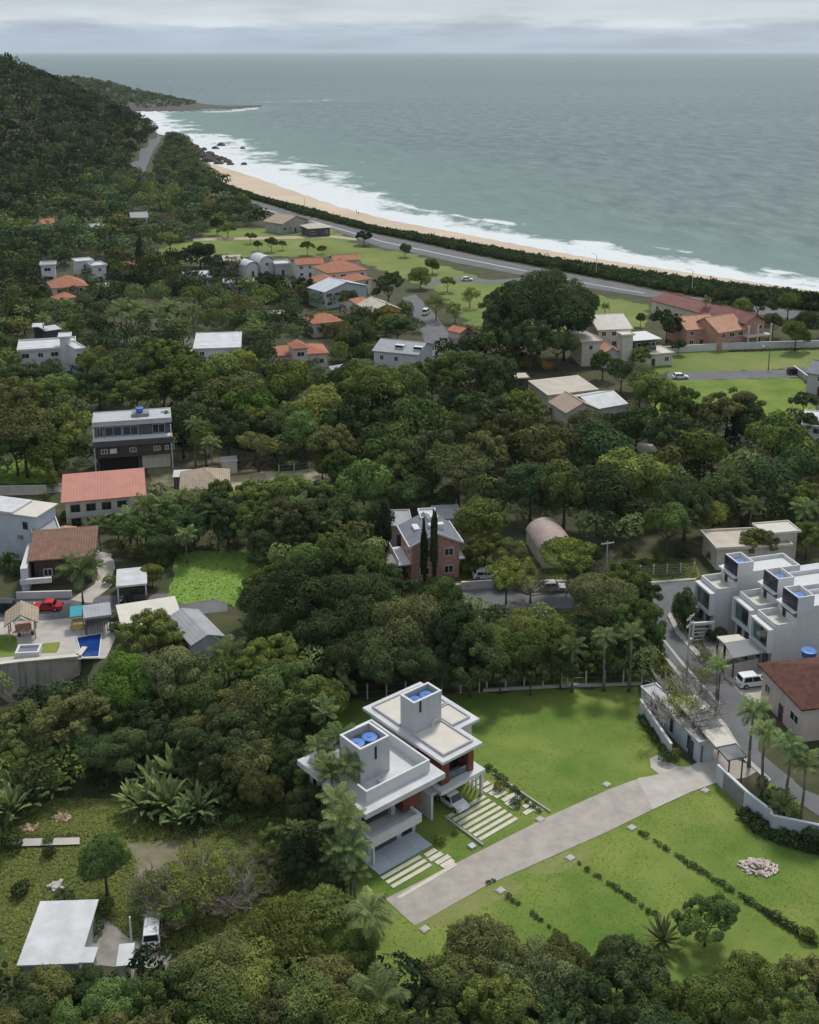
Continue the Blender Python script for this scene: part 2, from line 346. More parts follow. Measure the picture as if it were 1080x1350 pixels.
def sea_mat():
    m = bpy.data.materials.new('sea_water'); m.use_nodes = True; t = m.node_tree; t.nodes.clear(); l = t.links.new
    o = N(t,'ShaderNodeOutputMaterial'); p = N(t,'ShaderNodeBsdfPrincipled'); p.inputs['Roughness'].default_value = 0.42; p.inputs['Specular IOR Level'].default_value = 0.15
    tc = N(t,'ShaderNodeTexCoord'); at = N(t,'ShaderNodeAttribute', attribute_name='surf')
    def noise(scale, st, det=6, ro=0.6, rot=0):
        mp = N(t,'ShaderNodeMapping'); mp.inputs['Scale'].default_value = st; mp.inputs['Rotation'].default_value = (0,0,rot); n = N(t,'ShaderNodeTexNoise'); n.inputs['Scale'].default_value = scale; n.inputs['Detail'].default_value = det; n.inputs['Roughness'].default_value = ro
        l(tc.outputs['Object'], mp.inputs[0]); l(mp.outputs[0], n.inputs['Vector']); return n.outputs['Fac']
    def rng(v, a, b, c=0.0, d=1.0):
        r = N(t,'ShaderNodeMapRange'); r.inputs[1].default_value = a; r.inputs[2].default_value = b; r.inputs[3].default_value = c; r.inputs[4].default_value = d; l(v, r.inputs[0]); return r.outputs[0]
    def mixc(f, a, b):
        x = N(t,'ShaderNodeMix', data_type='RGBA'); l(f, x.inputs[0])
        for i, q in ((6, a), (7, b)):
            if isinstance(q, tuple): x.inputs[i].default_value = (*q, 1)
            else: l(q, x.inputs[i])
        return x.outputs[2]
    deep = mixc(rng(noise(1.0, (0.0007,0.0016,1), 5), 0.36, 0.64), (0.090,0.140,0.138), (0.150,0.212,0.198))
    wav = mixc(rng(noise(1.0, (0.075,0.030,1), 9, 0.76, 0.5), 0.38, 0.62), (0.022,0.052,0.058), (0.185,0.250,0.238))
    x5 = N(t,'ShaderNodeMix', data_type='RGBA'); x5.inputs[0].default_value = 0.55; l(deep, x5.inputs[6]); l(wav, x5.inputs[7])
    col = mixc(rng(at.outputs['Fac'], 0.6, 3.0), (0.14,0.22,0.195), x5.outputs[2])
    n = noise(1.0, (0.035,0.022,1), 10, 0.70, 0.55)
    th = N(t,'ShaderNodeMath', operation='MULTIPLY_ADD'); l(at.outputs['Fac'], th.inputs[0]); th.inputs[1].default_value = 0.38; th.inputs[2].default_value = 0.24
    sub = N(t,'ShaderNodeMath', operation='SUBTRACT'); l(n, sub.inputs[0]); l(th.outputs[0], sub.inputs[1])
    foam = rng(sub.outputs[0], -0.02, 0.09)
    cap = rng(noise(1.0, (0.03,0.02,1), 9, 0.75, 0.45), 0.665, 0.73, 0, 0.75)
    mxf = N(t,'ShaderNodeMath', operation='MAXIMUM'); l(foam, mxf.inputs[0]); l(cap, mxf.inputs[1])
    l(mixc(mxf.outputs[0], col, (0.72,0.74,0.74)), p.inputs['Base Color'])
    bmp = N(t,'ShaderNodeBump'); bmp.inputs['Strength'].default_value = 0.9; bmp.inputs['Distance'].default_value = 2.2; l(noise(1.0, (0.05,0.03,1), 9, 0.66, 0.5), bmp.inputs['Height']); l(bmp.outputs[0], p.inputs['Normal'])
    l(p.outputs[0], o.inputs[0]); return m
me.materials[0] = sea_mat(); tag(link('sea', me), kind='structure')
# ------------------------------------------------------------------ flat ground covers and roads
SHEETS = []
SOFT = ('lawn','meadow','pasture','garden','verge','yard','track','pavement')
def sheet(name, poly, z, m, kind='structure', clear=True):
    vs = [G(x, y, z) for x, y in poly]
    if name in SOFT:                                  # ragged edge where grass and soil meet
        rg = random.Random(len(vs)*7+int(poly[0][0])); q = []
        for a, b in zip(vs, vs[1:]+vs[:1]):
            n_ = max(1, min(60, int((b-a).length/1.3))); d = (b-a).normalized(); s = Vector((-d.y,d.x,0)); am = min(1.0, .28+(b-a).length*.012) * (2.5 if m == 'pasture' else 1)
            for i in range(n_): q.append(a.lerp(b,i/n_)+s*am*(rg.uniform(-.6,.6)+.6*math.sin(i*.7+len(q)*.13)))
        vs = q
    vs = [tuple(v) for v in vs]; me = bpy.data.meshes.new(name); me.from_pydata(vs, [], [tuple(range(len(vs)))]); me.materials.append(M[m])
    if me.polygons[0].normal.z < 0: me.flip_normals()
    if clear: SHEETS.append(poly)
    return tag(link(name, me), kind=kind)
sheet('lawn', [(410,940),(440,928),(620,914),(843,905),(850,938),(884,992),(945,1030),(985,1068),(1015,1092),(1100,1116),(1130,1330),(700,1345),(470,1345),(400,1230),(395,1050)], 0.02, 'lawn')
sheet('lawn', [(1018,1022),(1035,1018),(1062,1048),(1050,1062),(1030,1072),(1012,1050)], 0.03, 'lawn')
sheet('driveway', [(508,1185),(720,1078),(762,1059),(800,1042),(834,1029),(870,1020),(896,1014),(918,1006),(932,997),(942,987),(975,1003),(1003,1014),(985,1025),(950,1030),(911,1044),(861,1067),(800,1097),(640,1168),(547,1221)], 0.06, 'concrete')
sheet('driveway', [(857,1000),(870,994),(892,1010),(905,1011),(870,1021),(858,1012)], 0.07, 'pale_concrete')
sheet('driveway', [(840,1026),(870,1021),(914,1010),(942,988),(950,1030),(911,1044),(861,1067)], 0.075, 'pale_concrete')
sheet('road', [(470,798),(640,772),(735,767),(860,769),(925,765),(925,812),(900,800),(885,805),(880,815),(893,835),(925,872),(958,893),(1000,903),(1000,990),(1059,1040),(1100,1058),(1100,1090),(1015,1031),(981,1000),(955,958),(905,900),(860,848),(858,803),(740,802),(640,803),(470,812)], 0.04, 'asphalt')
sheet('verge', [(842,858),(858,846),(905,902),(955,960),(930,975),(890,915),(862,900),(845,900)], 0.05, 'drygrass')
sheet('road_marking', [(868,836),(870,835),(905,878),(952,928),(949,929),(902,880)], 0.06, 'kerb')
for pl in ([(857,846),(860,844),(907,900),(958,957),(983,998),(1017,1029),(1013,1032),(979,1001),(953,960),(903,902)], [(880,812),(884,808),(897,833),(928,868),(925,873),(892,837)], [(600,770),(735,765.5),(860,767.5),(918,763),(918,765),(860,769.5),(735,767.5),(600,772.5)]):
    mb = MB(); mb.prism([tuple(G(x,y).xy) for x, y in pl][::-1], 0.0, 0.16); tag(mb.build('kerb', M['kerb']), kind='structure')
sheet('planting_bed', [(890,818),(893,812),(905,832),(914,845),(910,850)], 0.17, 'dirt')
sheet('yard', [(957,893),(1000,872),(1040,905),(1008,925),(1000,940)], 0.065, 'pale_concrete')
sheet('yard', [(905,812),(925,795),(1000,850),(998,872),(955,885),(925,845)], 0.03, 'gravel')
sheet('meadow', [(222,790),(232,732),(262,727),(368,724),(372,765),(310,800),(285,790),(236,796)], 0.055, 'meadow')
sheet('pasture', [(165,346),(195,330),(262,314),(282,300),(440,300),(470,325),(540,333),(590,352),(640,368),(690,372),(690,440),(640,446),(575,384),(520,362),(470,344),(440,338),(300,338),(215,350),(170,354)], 0.02, 'pasture')
sheet('pasture', [(690,372),(760,385),(855,402),(850,432),(700,440)], 0.025, 'pasture')
sheet('pasture', [(845,462),(1100,452),(1100,487),(850,494)], 0.03, 'pasture')
sheet('pasture', [(860,502),(1058,498),(1075,545),(860,560)], 0.03, 'lawn')
for pq in ([(548,1222),(600,1192),(668,1162),(690,1168),(640,1195),(585,1222)],[(690,1150),(760,1118),(790,1122),(740,1150)],[(640,1030),(660,1020),(700,1055),(690,1066)]): sheet('verge', pq, 0.027, 'worn', clear=False)
sheet('meadow', [(-40,604),(72,606),(72,637),(-40,638)], 0.02, 'meadow', clear=False)
sheet('lane', [(-60,640),(60,640),(95,634),(95,646),(50,652),(-60,655)], 0.04, 'pale_concrete')
sheet('highway', [(246,246),(330,264),(420,285),(500,310),(540,318),(640,340),(715,354),(820,374),(880,387),(1000,404),(1100,416),(1100,428),(1000,414),(850,391),(780,380),(690,363),(600,346),(540,332),(505,327),(440,303),(350,278),(262,258)], 0.05, 'asphalt')
sheet('highway', [(172,214),(180,206),(186,196),(196,185),(205,177),(213,179),(211,186),(203,197),(197,210),(190,229),(182,233),(172,229)], 0.05, 'asphalt')
sheet('highway', [(196,229),(214,238),(206,246),(196,238)], 0.05, 'asphalt')
sheet('road_marking', [(330,271),(420,293),(505,318),(600,338),(690,356),(780,374),(850,386),(850,386.8),(780,374.8),(690,357),(600,339),(505,319),(420,294),(330,272)], 0.07, 'softgrey')
sheet('road', [(530,392),(548,388),(575,416),(612,466),(570,476),(548,420)], 0.05, 'asphalt')
sheet('road', [(556,372),(592,364),(650,369),(690,366),(690,370),(650,374),(592,371),(560,379)], 0.05, 'asphalt')
sheet('road', [(880,491),(1045,487),(1062,483),(1064,496),(1040,498),(880,502)], 0.05, 'asphalt')
sheet('lane', [(255,314),(440,310),(470,314),(470,317),(440,313.5),(255,317.5)], 0.04, 'track')
sheet('track', [(290,632),(340,622),(400,620),(462,612),(470,622),(420,638),(300,646)], 0.04, 'track')
sheet('street', [(-60,790),(60,788),(240,782),(300,783),(300,806),(240,812),(60,818),(-60,822)], 0.03, 'asphalt')
sheet('street', [(150,440),(260,446),(262,456),(150,452)], 0.03, 'asphalt')
sheet('street', [(262,456),(240,455),(228,480),(250,482)], 0.035, 'pale_concrete')
sheet('pavement', [(120,795),(150,770),(148,730),(125,725),(125,770),(95,790)], 0.04, 'pale_concrete')
sheet('terrace', [(-60,822),(60,818),(120,812),(160,824),(140,868),(104,869),(-60,880)], 0.05, 'pale_concrete')
sheet('lawn', [(-30,838),(18,836),(22,864),(-30,868)], 0.07, 'lawn')
sheet('lawn', [(54,848),(79,846),(75,859),(52,861)], 0.07, 'lawn')
sheet('footpath', [(15,1106),(105,1104),(105,1113),(15,1116)], 0.25, 'pale_concrete')
sheet('garden', [(-60,1120),(120,1115),(170,1160),(175,1215),(120,1212),(104,1275),(0,1290),(-60,1300)], 0.02, 'drygrass', clear=False)
sheet('garden', [(40,1060),(160,1050),(170,1095),(30,1100)], 0.02, 'drygrass')
sheet('yard', [(105,1215),(130,1208),(172,1240),(225,1255),(220,1275),(110,1275)], 0.04, 'gravel')
sheet('yard', [(165,1112),(235,1108),(235,1135),(215,1140),(195,1180),(178,1180),(180,1135)], 0.04, 'dirt')
sheet('garden', [(235,1112),(330,1100),(400,1095),(420,1150),(330,1190),(240,1190)], 0.03, 'drygrass')
sheet('yard', [(195,600),(300,590),(360,600),(360,640),(300,650),(200,650)], 0.03, 'dirt')
sheet('yard', [(590,740),(700,735),(920,735),(920,764),(735,766),(600,770)], 0.02, 'drygrass', clear=False)
sheet('yard', [(515,770),(540,700),(530,690),(500,720),(495,775)], 0.03, 'gravel')
sheet('garden', [(640,805),(850,805),(850,900),(700,905),(640,860)], 0.02, 'drygrass', clear=False)
# ------------------------------------------------------------------ haze: one even box of air
hb = MB().box(-62000, -60, -7.0, 62000, 62000, 125.0)
hm = bpy.data.materials.new('haze_air'); hm.use_nodes = True; t = hm.node_tree; t.nodes.clear()
ho = N(t,'ShaderNodeOutputMaterial'); hv_ = N(t,'ShaderNodeVolumePrincipled'); hv_.inputs['Color'].default_value = (0.82,0.88,0.95,1); hv_.inputs['Density'].default_value = 3e-5; hv_.inputs['Anisotropy'].default_value = 0.2
t.links.new(hv_.outputs[0], ho.inputs['Volume'])
tag(hb.build('haze', hm), kind='stuff')
#SECTION3
# ------------------------------------------------------------------ building kit
BBOX = []                                          # photo boxes the random trees keep clear of
def window(parent, face, s, z, w, h, rect, fm='cleanwhite', gm='glass', mull=True, off=0.0):
    x0, y0, x1, y1 = rect
    mb = MB(); t = 0.09
    def bx(m, a0, a1, z0, z1, d0, d1):               # a along the wall, d outwards
        if face == 'f': m.box(x0+a0, y0-d1, z0, x0+a1, y0-d0, z1)
        elif face == 'r': m.box(x1+d0, y0+a0, z0, x1+d1, y0+a1, z1)
        elif face == 'l': m.box(x0-d1, y0+a0, z0, x0-d0, y0+a1, z1)
        else: m.box(x0+a0, y1+d0, z0, x0+a1, y1+d1, z1)
    bx(mb, s, s+w, z, z+t, off, off+0.09); bx(mb, s, s+w, z+h-t, z+h, off, off+0.09); bx(mb, s, s+t, z+t, z+h-t, off, off+0.09); bx(mb, s+w-t, s+w, z+t, z+h-t, off, off+0.09)
    if mull: bx(mb, s+w/2-0.035, s+w/2+0.035, z+t, z+h-t, off, off+0.07)
    o = mb.build('window', M[fm], parent)
    g = MB(); bx(g, s+t*.8, s+w-t*.8, z+t*.8, z+h-t*.8, off, off+0.035); g.build('pane', M[gm], o); return o
def door(parent, face, s, w, h, rect, m='brownwood', z=0.02):
    x0, y0, x1, y1 = rect; mb = MB()
    if face == 'f': mb.box(x0+s, y0-0.06, z, x0+s+w, y0, z+h); k = (x0+s+w-0.18, y0-0.12, z+1.0, x0+s+w-0.1, y0-0.06, z+1.12)
    elif face == 'r': mb.box(x1, y0+s, z, x1+0.06, y0+s+w, z+h); k = (x1+.06, y0+s+.1, z+1.0, x1+.12, y0+s+.18, z+1.12)
    else: mb.box(x0-0.06, y0+s, z, x0, y0+s+w, z+h); k = (x0-.12, y0+s+.1, z+1.0, x0-.06, y0+s+.18, z+1.12)
    d = mb.build('door', M[m], parent); MB().box(*k).build('handle', M['metal'], d); return d
def roof_mesh(kind, w, d, z, rise, ridge='u', ov=0.0, th=0.18):
    mb = MB(); x0, x1, y0, y1 = -ov, w+ov, -ov, d+ov
    if kind == 'gable':
        if ridge == 'u': a = [(x0,y0),(x0,(y0+y1)/2),(x0,y1)]; b = [(x1,q[1]) for q in a]
        else: a = [(x0,y0),((x0+x1)/2,y0),(x1,y0)]; b = [(q[0],y1) for q in a]
        hs = [0, rise, 0]; n = []
        for ring in (a, b):
            for (x,y), h in zip(ring, hs): n.append((x,y,z+h+th))
            for (x,y), h in zip(ring, hs): n.append((x,y,z+h))
        mb.add(n, [(0,1,7,6),(1,2,8,7),(3,9,10,4),(4,10,11,5),(0,3,4,1),(1,4,5,2),(6,7,10,9),(7,8,11,10),(0,6,9,3),(2,5,11,8)])
    elif kind == 'hip':
        W_, D_2 = x1-x0, y1-y0
        if W_ >= D_2: r0, r1 = (x0+D_2/2,(y0+y1)/2), (x1-D_2/2,(y0+y1)/2)
        else: r0, r1 = ((x0+x1)/2, y0+W_/2), ((x0+x1)/2, y1-W_/2)
        v = [(x0,y0,z),(x1,y0,z),(x1,y1,z),(x0,y1,z),(x0,y0,z+th),(x1,y0,z+th),(x1,y1,z+th),(x0,y1,z+th),(*r0,z+rise+th),(*r1,z+rise+th)]
        f = [(3,2,1,0),(0,1,5,4),(1,2,6,5),(2,3,7,6),(3,0,4,7)]
        f += [(4,5,9,8),(5,6,9),(6,7,8,9),(7,4,8)] if W_ >= D_2 else [(4,5,8),(5,6,9,8),(6,7,9),(7,4,8,9)]
        mb.add(v, f)
    elif kind == 'shed':
        mb.add([(x0,y0,z),(x1,y0,z),(x1,y1,z+rise),(x0,y1,z+rise),(x0,y0,z+th),(x1,y0,z+th),(x1,y1,z+rise+th),(x0,y1,z+rise+th)], [(3,2,1,0),(4,5,6,7),(0,1,5,4),(1,2,6,5),(2,3,7,6),(3,0,4,7)])
    elif kind == 'vault':
        n = 14; p = []
        for i in range(n+1):
            t = math.pi*(0.12+0.76*i/n); p.append((0.5-0.5*math.cos(t)/math.cos(math.pi*.12), (math.sin(t)-math.sin(math.pi*.12))/(1-math.sin(math.pi*.12))))
        vs = []
        for y in (y0, y1):
            for a, b in p: vs.append((x0+a*(x1-x0), y, z+b*rise+th))
            for a, b in p: vs.append((x0+a*(x1-x0), y, z+b*rise))
        k = n+1; f = []
        for i in range(n):
            f += [(i,i+1,2*k+i+1,2*k+i),(k+i,3*k+i,3*k+i+1,k+i+1),(i,k+i,k+i+1,i+1),(2*k+i,2*k+i+1,3*k+i+1,3*k+i)]
        f += [(0,2*k,3*k,k),(n,k+n,3*k+n,2*k+n)]; mb.add(vs, f)
    return mb
def frame(pL, pR, h, z0=0.0):
    a, b = G(*pL, h), G(*pR, h); u = b - a; w = math.hypot(u.x, u.y); rz = math.atan2(u.y, u.x)
    return Vector((a.x, a.y, z0)), w, rz
def depth_of(pL, pR, h, pB):
    a, b, c = G(*pL, h), G(*pR, h), G(*pB, h); u = (b-a).normalized(); d = c - a
    return abs(-u.y*d.x + u.x*d.y)
def house(name, label, cat, pL, pR, h, pB=None, depth=None, roof='flat', rise=1.6, ridge='u', ov=0.45, wall='white', rm='roofwhite', group=None, win='fl', par=0.5, wsty='cleanwhite', step=3.0, chim=False, wmax=5, dr=True, clear=True, parm=None, seed=1, ww=1.3):
    loc, w, rz = frame(pL, pR, h); d = depth if depth else depth_of(pL, pR, h, pB)
    e = empty(name, label, cat, loc, rz, group); rng = random.Random(seed)
    ov = min(ov, w*0.2, d*0.2)
    r = (ov, ov, w-ov, d-ov)
    mb = MB(); top = h if roof != 'flat' else h
    mb.box(r[0], r[1], -0.3, r[2], r[3], top)
    if roof == 'gable':
        if ridge == 'u':
            q = rise*(1-2*ov/d) if d > 2*ov else rise
            s0 = rise*ov/(d/2)
            for x in (r[0], r[2]-0.2): mb.add([(x,r[1],top),(x+.2,r[1],top),(x+.2,r[3],top),(x,r[3],top),(x,d/2,top+rise-0.02),(x+.2,d/2,top+rise-0.02)], [(0,1,5,4),(2,3,4,5),(0,4,3),(1,2,5)])
        else:
            for y in (r[1], r[3]-0.2): mb.add([(r[0],y,top),(r[0],y+.2,top),(r[2],y+.2,top),(r[2],y,top),(w/2,y,top+rise-0.02),(w/2,y+.2,top+rise-0.02)], [(0,4,5,1),(2,5,4,3),(0,3,4),(1,5,2)])
    if roof == 'shed':
        mb.add([(r[0],r[1],top),(r[2],r[1],top),(r[2],r[3],top),(r[0],r[3],top),(r[2],r[3],top+rise*0.93),(r[0],r[3],top+rise*0.93)], [(2,3,5,4),(0,3,5),(1,4,2),(0,5,4,1)])
    if roof == 'vault':
        for y in (r[1], r[3]-.2):
            pr = [(r[0]+(r[2]-r[0])*i/10, top+rise*0.93*math.sin(math.pi*i/10)) for i in range(11)]
            mb.add([(x,y,z) for x,z in pr]+[(x,y+.2,z) for x,z in pr], [tuple(range(11)), tuple(range(21,10,-1))]+[(i,i+11,i+12,i+1) for i in range(10)])
    mb.build('wall', M[wall], e)
    if roof == 'flat':
        rb = MB().box(0, 0, h+0.003, w, d, h+0.16); ro = rb.build('roof', M[rm], e)
        if par: MB().ring(0.02, 0.02, w-0.02, d-0.02, h+0.16, h+0.16+par, 0.18).build('parapet', M[parm or wall], ro)
    else:
        ro = roof_mesh(roof, w, d, h+0.003, rise, ridge).build('roof', M[rm], e)
        if roof in ('hip', 'gable') and rise > 0.9 and w*d > 30:   # ridge capping
            if ridge == 'u' and w >= d or roof == 'gable' and ridge == 'u':
                x0, x1 = (d/2, w-d/2) if roof == 'hip' else (0, w); pts = [(x0,d/2,h+rise+0.2),(x1,d/2,h+rise+0.2)]
            else:
                y0, y1 = (w/2, d-w/2) if roof == 'hip' else (0, d); pts = [(w/2,y0,h+rise+0.2),(w/2,y1,h+rise+0.2)]
            if (Vector(pts[0])-Vector(pts[1])).length > 0.4: MB().tube(pts, 0.13, 5).build('ridge_cap', M[rm], ro)
    if chim:
        MB().box(w*.62, d*.55, h+rise*0.4, w*.62+.7, d*.55+.7, h+rise+1.0).box(w*.62-.1, d*.55-.1, h+rise+1.0, w*.62+.8, d*.55+.8, h+rise+1.15).build('chimney', M[wall], ro)
    ns = max(1, int(h/2.7+0.2)); sh = h/ns
    for fc in win:
        Lw = (r[2]-r[0]) if fc in 'fb' else (r[3]-r[1]); n = min(wmax, max(1, int(Lw/step)))
        for st in range(ns):
            for i in range(n):
                if rng.random() < 0.12: continue
                w1 = min(ww*rng.choice((0.8,1.0,1.0,1.5)), Lw/n*0.8); c = Lw*(i+0.5)/n + rng.uniform(-.2,.2); hh = min(1.25, sh*0.5)
                if dr and st == 0 and i == n//2 and fc == 'f' and h >= 2.6: door(e, 'f', c-0.5, 1.0, min(2.1, sh*.8), r); continue
                window(e, fc, c-w1/2, st*sh+sh*0.36, w1, hh, r, wsty)
    if clear:
        ps = [PX(loc + Vector((math.cos(rz)*x-math.sin(rz)*y, math.sin(rz)*x+math.cos(rz)*y, z))) for x in (0,w) for y in (0,d) for z in (0, h+(rise if roof != 'flat' else par))]
        BBOX.append((min(p[0] for p in ps), min(p[1] for p in ps), max(p[0] for p in ps), max(p[1] for p in ps)))
    e['w_'] = w; e['d_'] = d; del e['w_'], e['d_']
    return e, w, d
def water_tank(loc, r, h, label, group=None, rz=0):
    e = empty('water_tank', label, 'water tank', loc, rz, group)
    MB().lathe([(r*.86,0),(r*.95,h*.35),(r*.97,h*.4),(r,h*.78),(r*1.04,h*.8)], 18).build('tank', M['blueplastic'], e, True)
    MB().lathe([(r*1.06,h*.8),(r*1.06,h*.85),(r*.85,h*.89),(r*.35,h*.92),(r*.33,h*.97),(0.05,h*.98)], 18).build('lid', M['blueplastic'], e, False); return e
# ------------------------------------------------------------------ cars
def car(label, paint, px, py, heading, z=0.0, kind='hatch', group=None, L_=4.1, Wd=1.74):
    g = G(px, py, z); e = empty('parked_car' if kind != 'moving' else 'car', label, 'car', g, heading, group)
    H = {'hatch': 1.5, 'suv': 1.7, 'sedan': 1.42, 'van': 2.0, 'moving': 1.45}[kind]; h = L_/2
    bt = 0.56*H
    rear = {'hatch': -h+0.30, 'suv': -h+0.22, 'sedan': -h+0.95, 'van': -h+0.12, 'moving': -h+0.5}[kind]
    low = [(-h,.42),(-h+.03,.72),(-h+.12,bt*.98),(-h+.5,bt+.02),(0.1,bt+.02),(h*.42,bt),(h*.80,bt*.90),(h-.06,bt*.76),(h,.50),(h-.05,.28),(-h+.06,.28)]
    def loft(prof, wf, n=5):
        v = []; f = []; k = len(prof); ys = [-1,-.94,0,.94,1]
        for j, q in enumerate(ys):
            for (x, zz) in prof:
                s = 0.965 if abs(q) == 1 else 1.0
                v.append((x*s, q*Wd/2*wf(x, zz), 0.28+(zz-.28)*(0.985 if abs(q)==1 else 1)))
        for j in range(len(ys)-1):
            for i in range(k): f.append((j*k+i, j*k+(i+1)%k, (j+1)*k+(i+1)%k, (j+1)*k+i))
        f += [tuple(range(k-1,-1,-1)), tuple((len(ys)-1)*k+i for i in range(k))]
        m = MB(); m.v = v; m.f = f; return m
    b = loft(low, lambda x, zz: 1.0 - 0.10*max(0, abs(x)/h-.6)/.4).build('body', M[paint], e, False)
    top = [(rear,bt-.02),(rear+.32 if kind not in ('van','suv') else rear+.14,H-.06),(rear+.6,H),(h*.10,H-.01),(h*.14+.12,H-.1),(h*.46,bt-.02)]
    loft(top, lambda x, zz: 0.96 - 0.17*(zz-bt)/(H-bt)).build('roof', M[paint], e)
    wf = lambda zz: Wd/2*(0.96-0.17*(zz-bt)/(H-bt))+0.012
    a0, a1 = rear+.25, h*.40
    for s in (-1, 1):
        for (xa, xb) in ((a0, (a0+a1)/2-.06), ((a0+a1)/2+.02, a1)):
            sl0 = 0.2 if xa == a0 else 0; sl1 = 0.34 if xb == a1 else 0
            z0, z1 = bt+.04, H-.14
            p = [(xa,s*wf(z0),z0),(xb,s*wf(z0),z0),(xb-sl1,s*wf(z1),z1),(xa+sl0,s*wf(z1),z1)]
            gl = MB(); gl.add(p + [(x,y-s*0.03,zz) for x,y,zz in p], [(0,1,2,3),(7,6,5,4),(0,4,5,1),(1,5,6,2),(2,6,7,3),(3,7,4,0)]); gl.build('side_window', M['glass'], e)
    def pane(nm, p0, p1, w0, w1):
        dx, dz = p1[0]-p0[0], p1[1]-p0[1]; n = Vector((dz, 0, -dx)).normalized()*(0.02 if dx < 0 else -0.02)
        q = [(p0[0],-w0,p0[1]),(p0[0],w0,p0[1]),(p1[0],w1,p1[1]),(p1[0],-w1,p1[1])]
        MB().add([tuple(Vector(x)+n) for x in q]+q, [(0,1,2,3),(7,6,5,4),(0,4,5,1),(1,5,6,2),(2,6,7,3),(3,7,4,0)]).build(nm, M['glass'], e)
    pane('windscreen', (h*.45,bt+.02), (h*.17+.10,H-.10), Wd*.43, Wd*.37)
    pane('rear_window', (rear+.03,bt+.08), (rear+.28 if kind not in ('van','suv') else rear+.12,H-.12), Wd*.40, Wd*.35)
    for x in (-h*.62, h*.62):
        for s in (-1, 1):
            wmb = MB(); r = .33; n = 16
            wmb.add([(x+r*math.cos(2*math.pi*k/n), y, .33+r*math.sin(2*math.pi*k/n)) for y in (s*(Wd/2-.2), s*(Wd/2+.015)) for k in range(n)],
                    [tuple(range(n)), tuple(range(2*n-1,n-1,-1))]+[(k,(k+1)%n,n+(k+1)%n,n+k) for k in range(n)])
            wl = wmb.build('wheel', M['rubber'], e); r = .2
            MB().add([(x+r*math.cos(2*math.pi*k/10), y, .33+r*math.sin(2*math.pi*k/10)) for y in (s*(Wd/2), s*(Wd/2+.03)) for k in range(10)],
                    [tuple(range(10)), tuple(range(19,9,-1))]+[(k,(k+1)%10,10+(k+1)%10,10+k) for k in range(10)]).build('rim', M['metal'], wl)
    for s in (-1, 1):
        MB().box(h-.22, s*Wd*.34-.17, .58, h-.005, s*Wd*.34+.17, .74).build('headlight', M['lampglass'], e)
        MB().box(-h-.005, s*Wd*.36-.13, .66, -h+.1, s*Wd*.36+.13, .84).build('tail_light', M['tail'], e)
    return e
# ------------------------------------------------------------------ the two modern houses on the lawn
HO = G(584, 1006, 7); HO.z = 0; HZ = R_(40)
def modern_a():
    e = empty('modern_house', 'white modern house with big terrace slab and walled roof, nearest the palms', 'house', HO, HZ)
    m = MB(); m.box(-9.7,0.6,-.2,-3.3,10.5,2.5); m.box(-9.9,1.6,2.9,-1.9,10.5,5.75); m.build('wall', M['white'], e)
    m = MB(); m.box(-11,-.8,5.75,-.35,11.2,6.35)
    s = m.build('roof_slab', M['roofwhite'], e)
    MB().ring(-9.8,.6,-1.3,10.6,6.35,7.65,.22).build('parapet', M['cleanwhite'], s)
    t = MB(); t.ring(-8.4,3.4,-4.5,6.9,6.352,10.4,.2); t.box(-8.2,3.6,6.352,-4.7,6.7,9.0); tw = t.build('stair_tower', M['softgrey'], e)
    MB().ring(-8.42,3.38,-4.48,6.92,10.4,10.48,.26).build('coping', M['cleanwhite'], tw)
    MB().box(-6.5,3.34,8.5,-6.25,3.4,10.0).build('slot', M['black'], tw)
    m = MB(); m.box(-10.7,-1.25,2.45,-4.0,0.35,2.75); m.box(-10.7,-1.25,2.75,-4.0,-.95,3.45); m.box(-4.3,-.95,2.75,-4.0,.35,3.45); m.box(-10.7,-.95,2.75,-10.4,.35,3.45)
    m.build('balcony', M['cleanwhite'], e)
    MB().box(-9.7,1.54,2.95,-6.3,1.6,5.7).build('cladding', M['brownwood'], e)
    MB().box(-5.0,.55,2.95,-2.5,1.6,5.72).build('accent_panel', M['brickred'], e)
    MB().box(-6.25,1.0,2.95,-5.75,1.6,5.72).build('pier', M['softgrey'], e)
    r = (-9.7,1.54,-1.9,10.5)
    window(e, 'f', .4, 3.2, 2.2, 1.9, r, 'darkgrey')
    window(e, 'f', 4.0, 3.1, .75, 2.3, (-9.7,1.6,-1.9,10.5), 'darkgrey', mull=False)
    window(e, 'r', 3.0, 3.9, 1.6, 1.1, (-9.9,1.6,-1.9,10.5)); window(e, 'r', 7.0, 3.9, 1.6, 1.1, (-9.9,1.6,-1.9,10.5))
    window(e, 'l', 2.5, 3.6, 1.6, 1.5, (-9.9,1.6,-1.9,10.5)); window(e, 'l', 6.5, 3.6, 1.8, 1.5, (-9.9,1.6,-1.9,10.5)); window(e, 'l', 4.0, 0.9, 1.8, 1.2, (-9.7,.6,-3.3,10.5))
    window(e, 'f', 4.5, .1, 1.4, 2.2, (-9.7,.6,-3.3,10.5), 'darkgrey')
    door(e, 'f', 0.6, 3.2, 2.2, (-9.7,.6,-3.3,10.5), 'darkgrey')
    MB().box(-10.6,-2.4,.02,-3.6,.55,.16).build('porch_floor', M['bluegrey'], e)
    MB().box(-10.35,-1.1,.16,-10.1,-.85,2.45).build('column', M['cleanwhite'], e)
    MB().box(-6.9,2.2,6.36,-6.5,2.6,6.75).lathe([(.05,0),(.05,1.2)],8,(-6.2,2.9,6.36)).build('roof_vent', M['softgrey'], s)
    return e
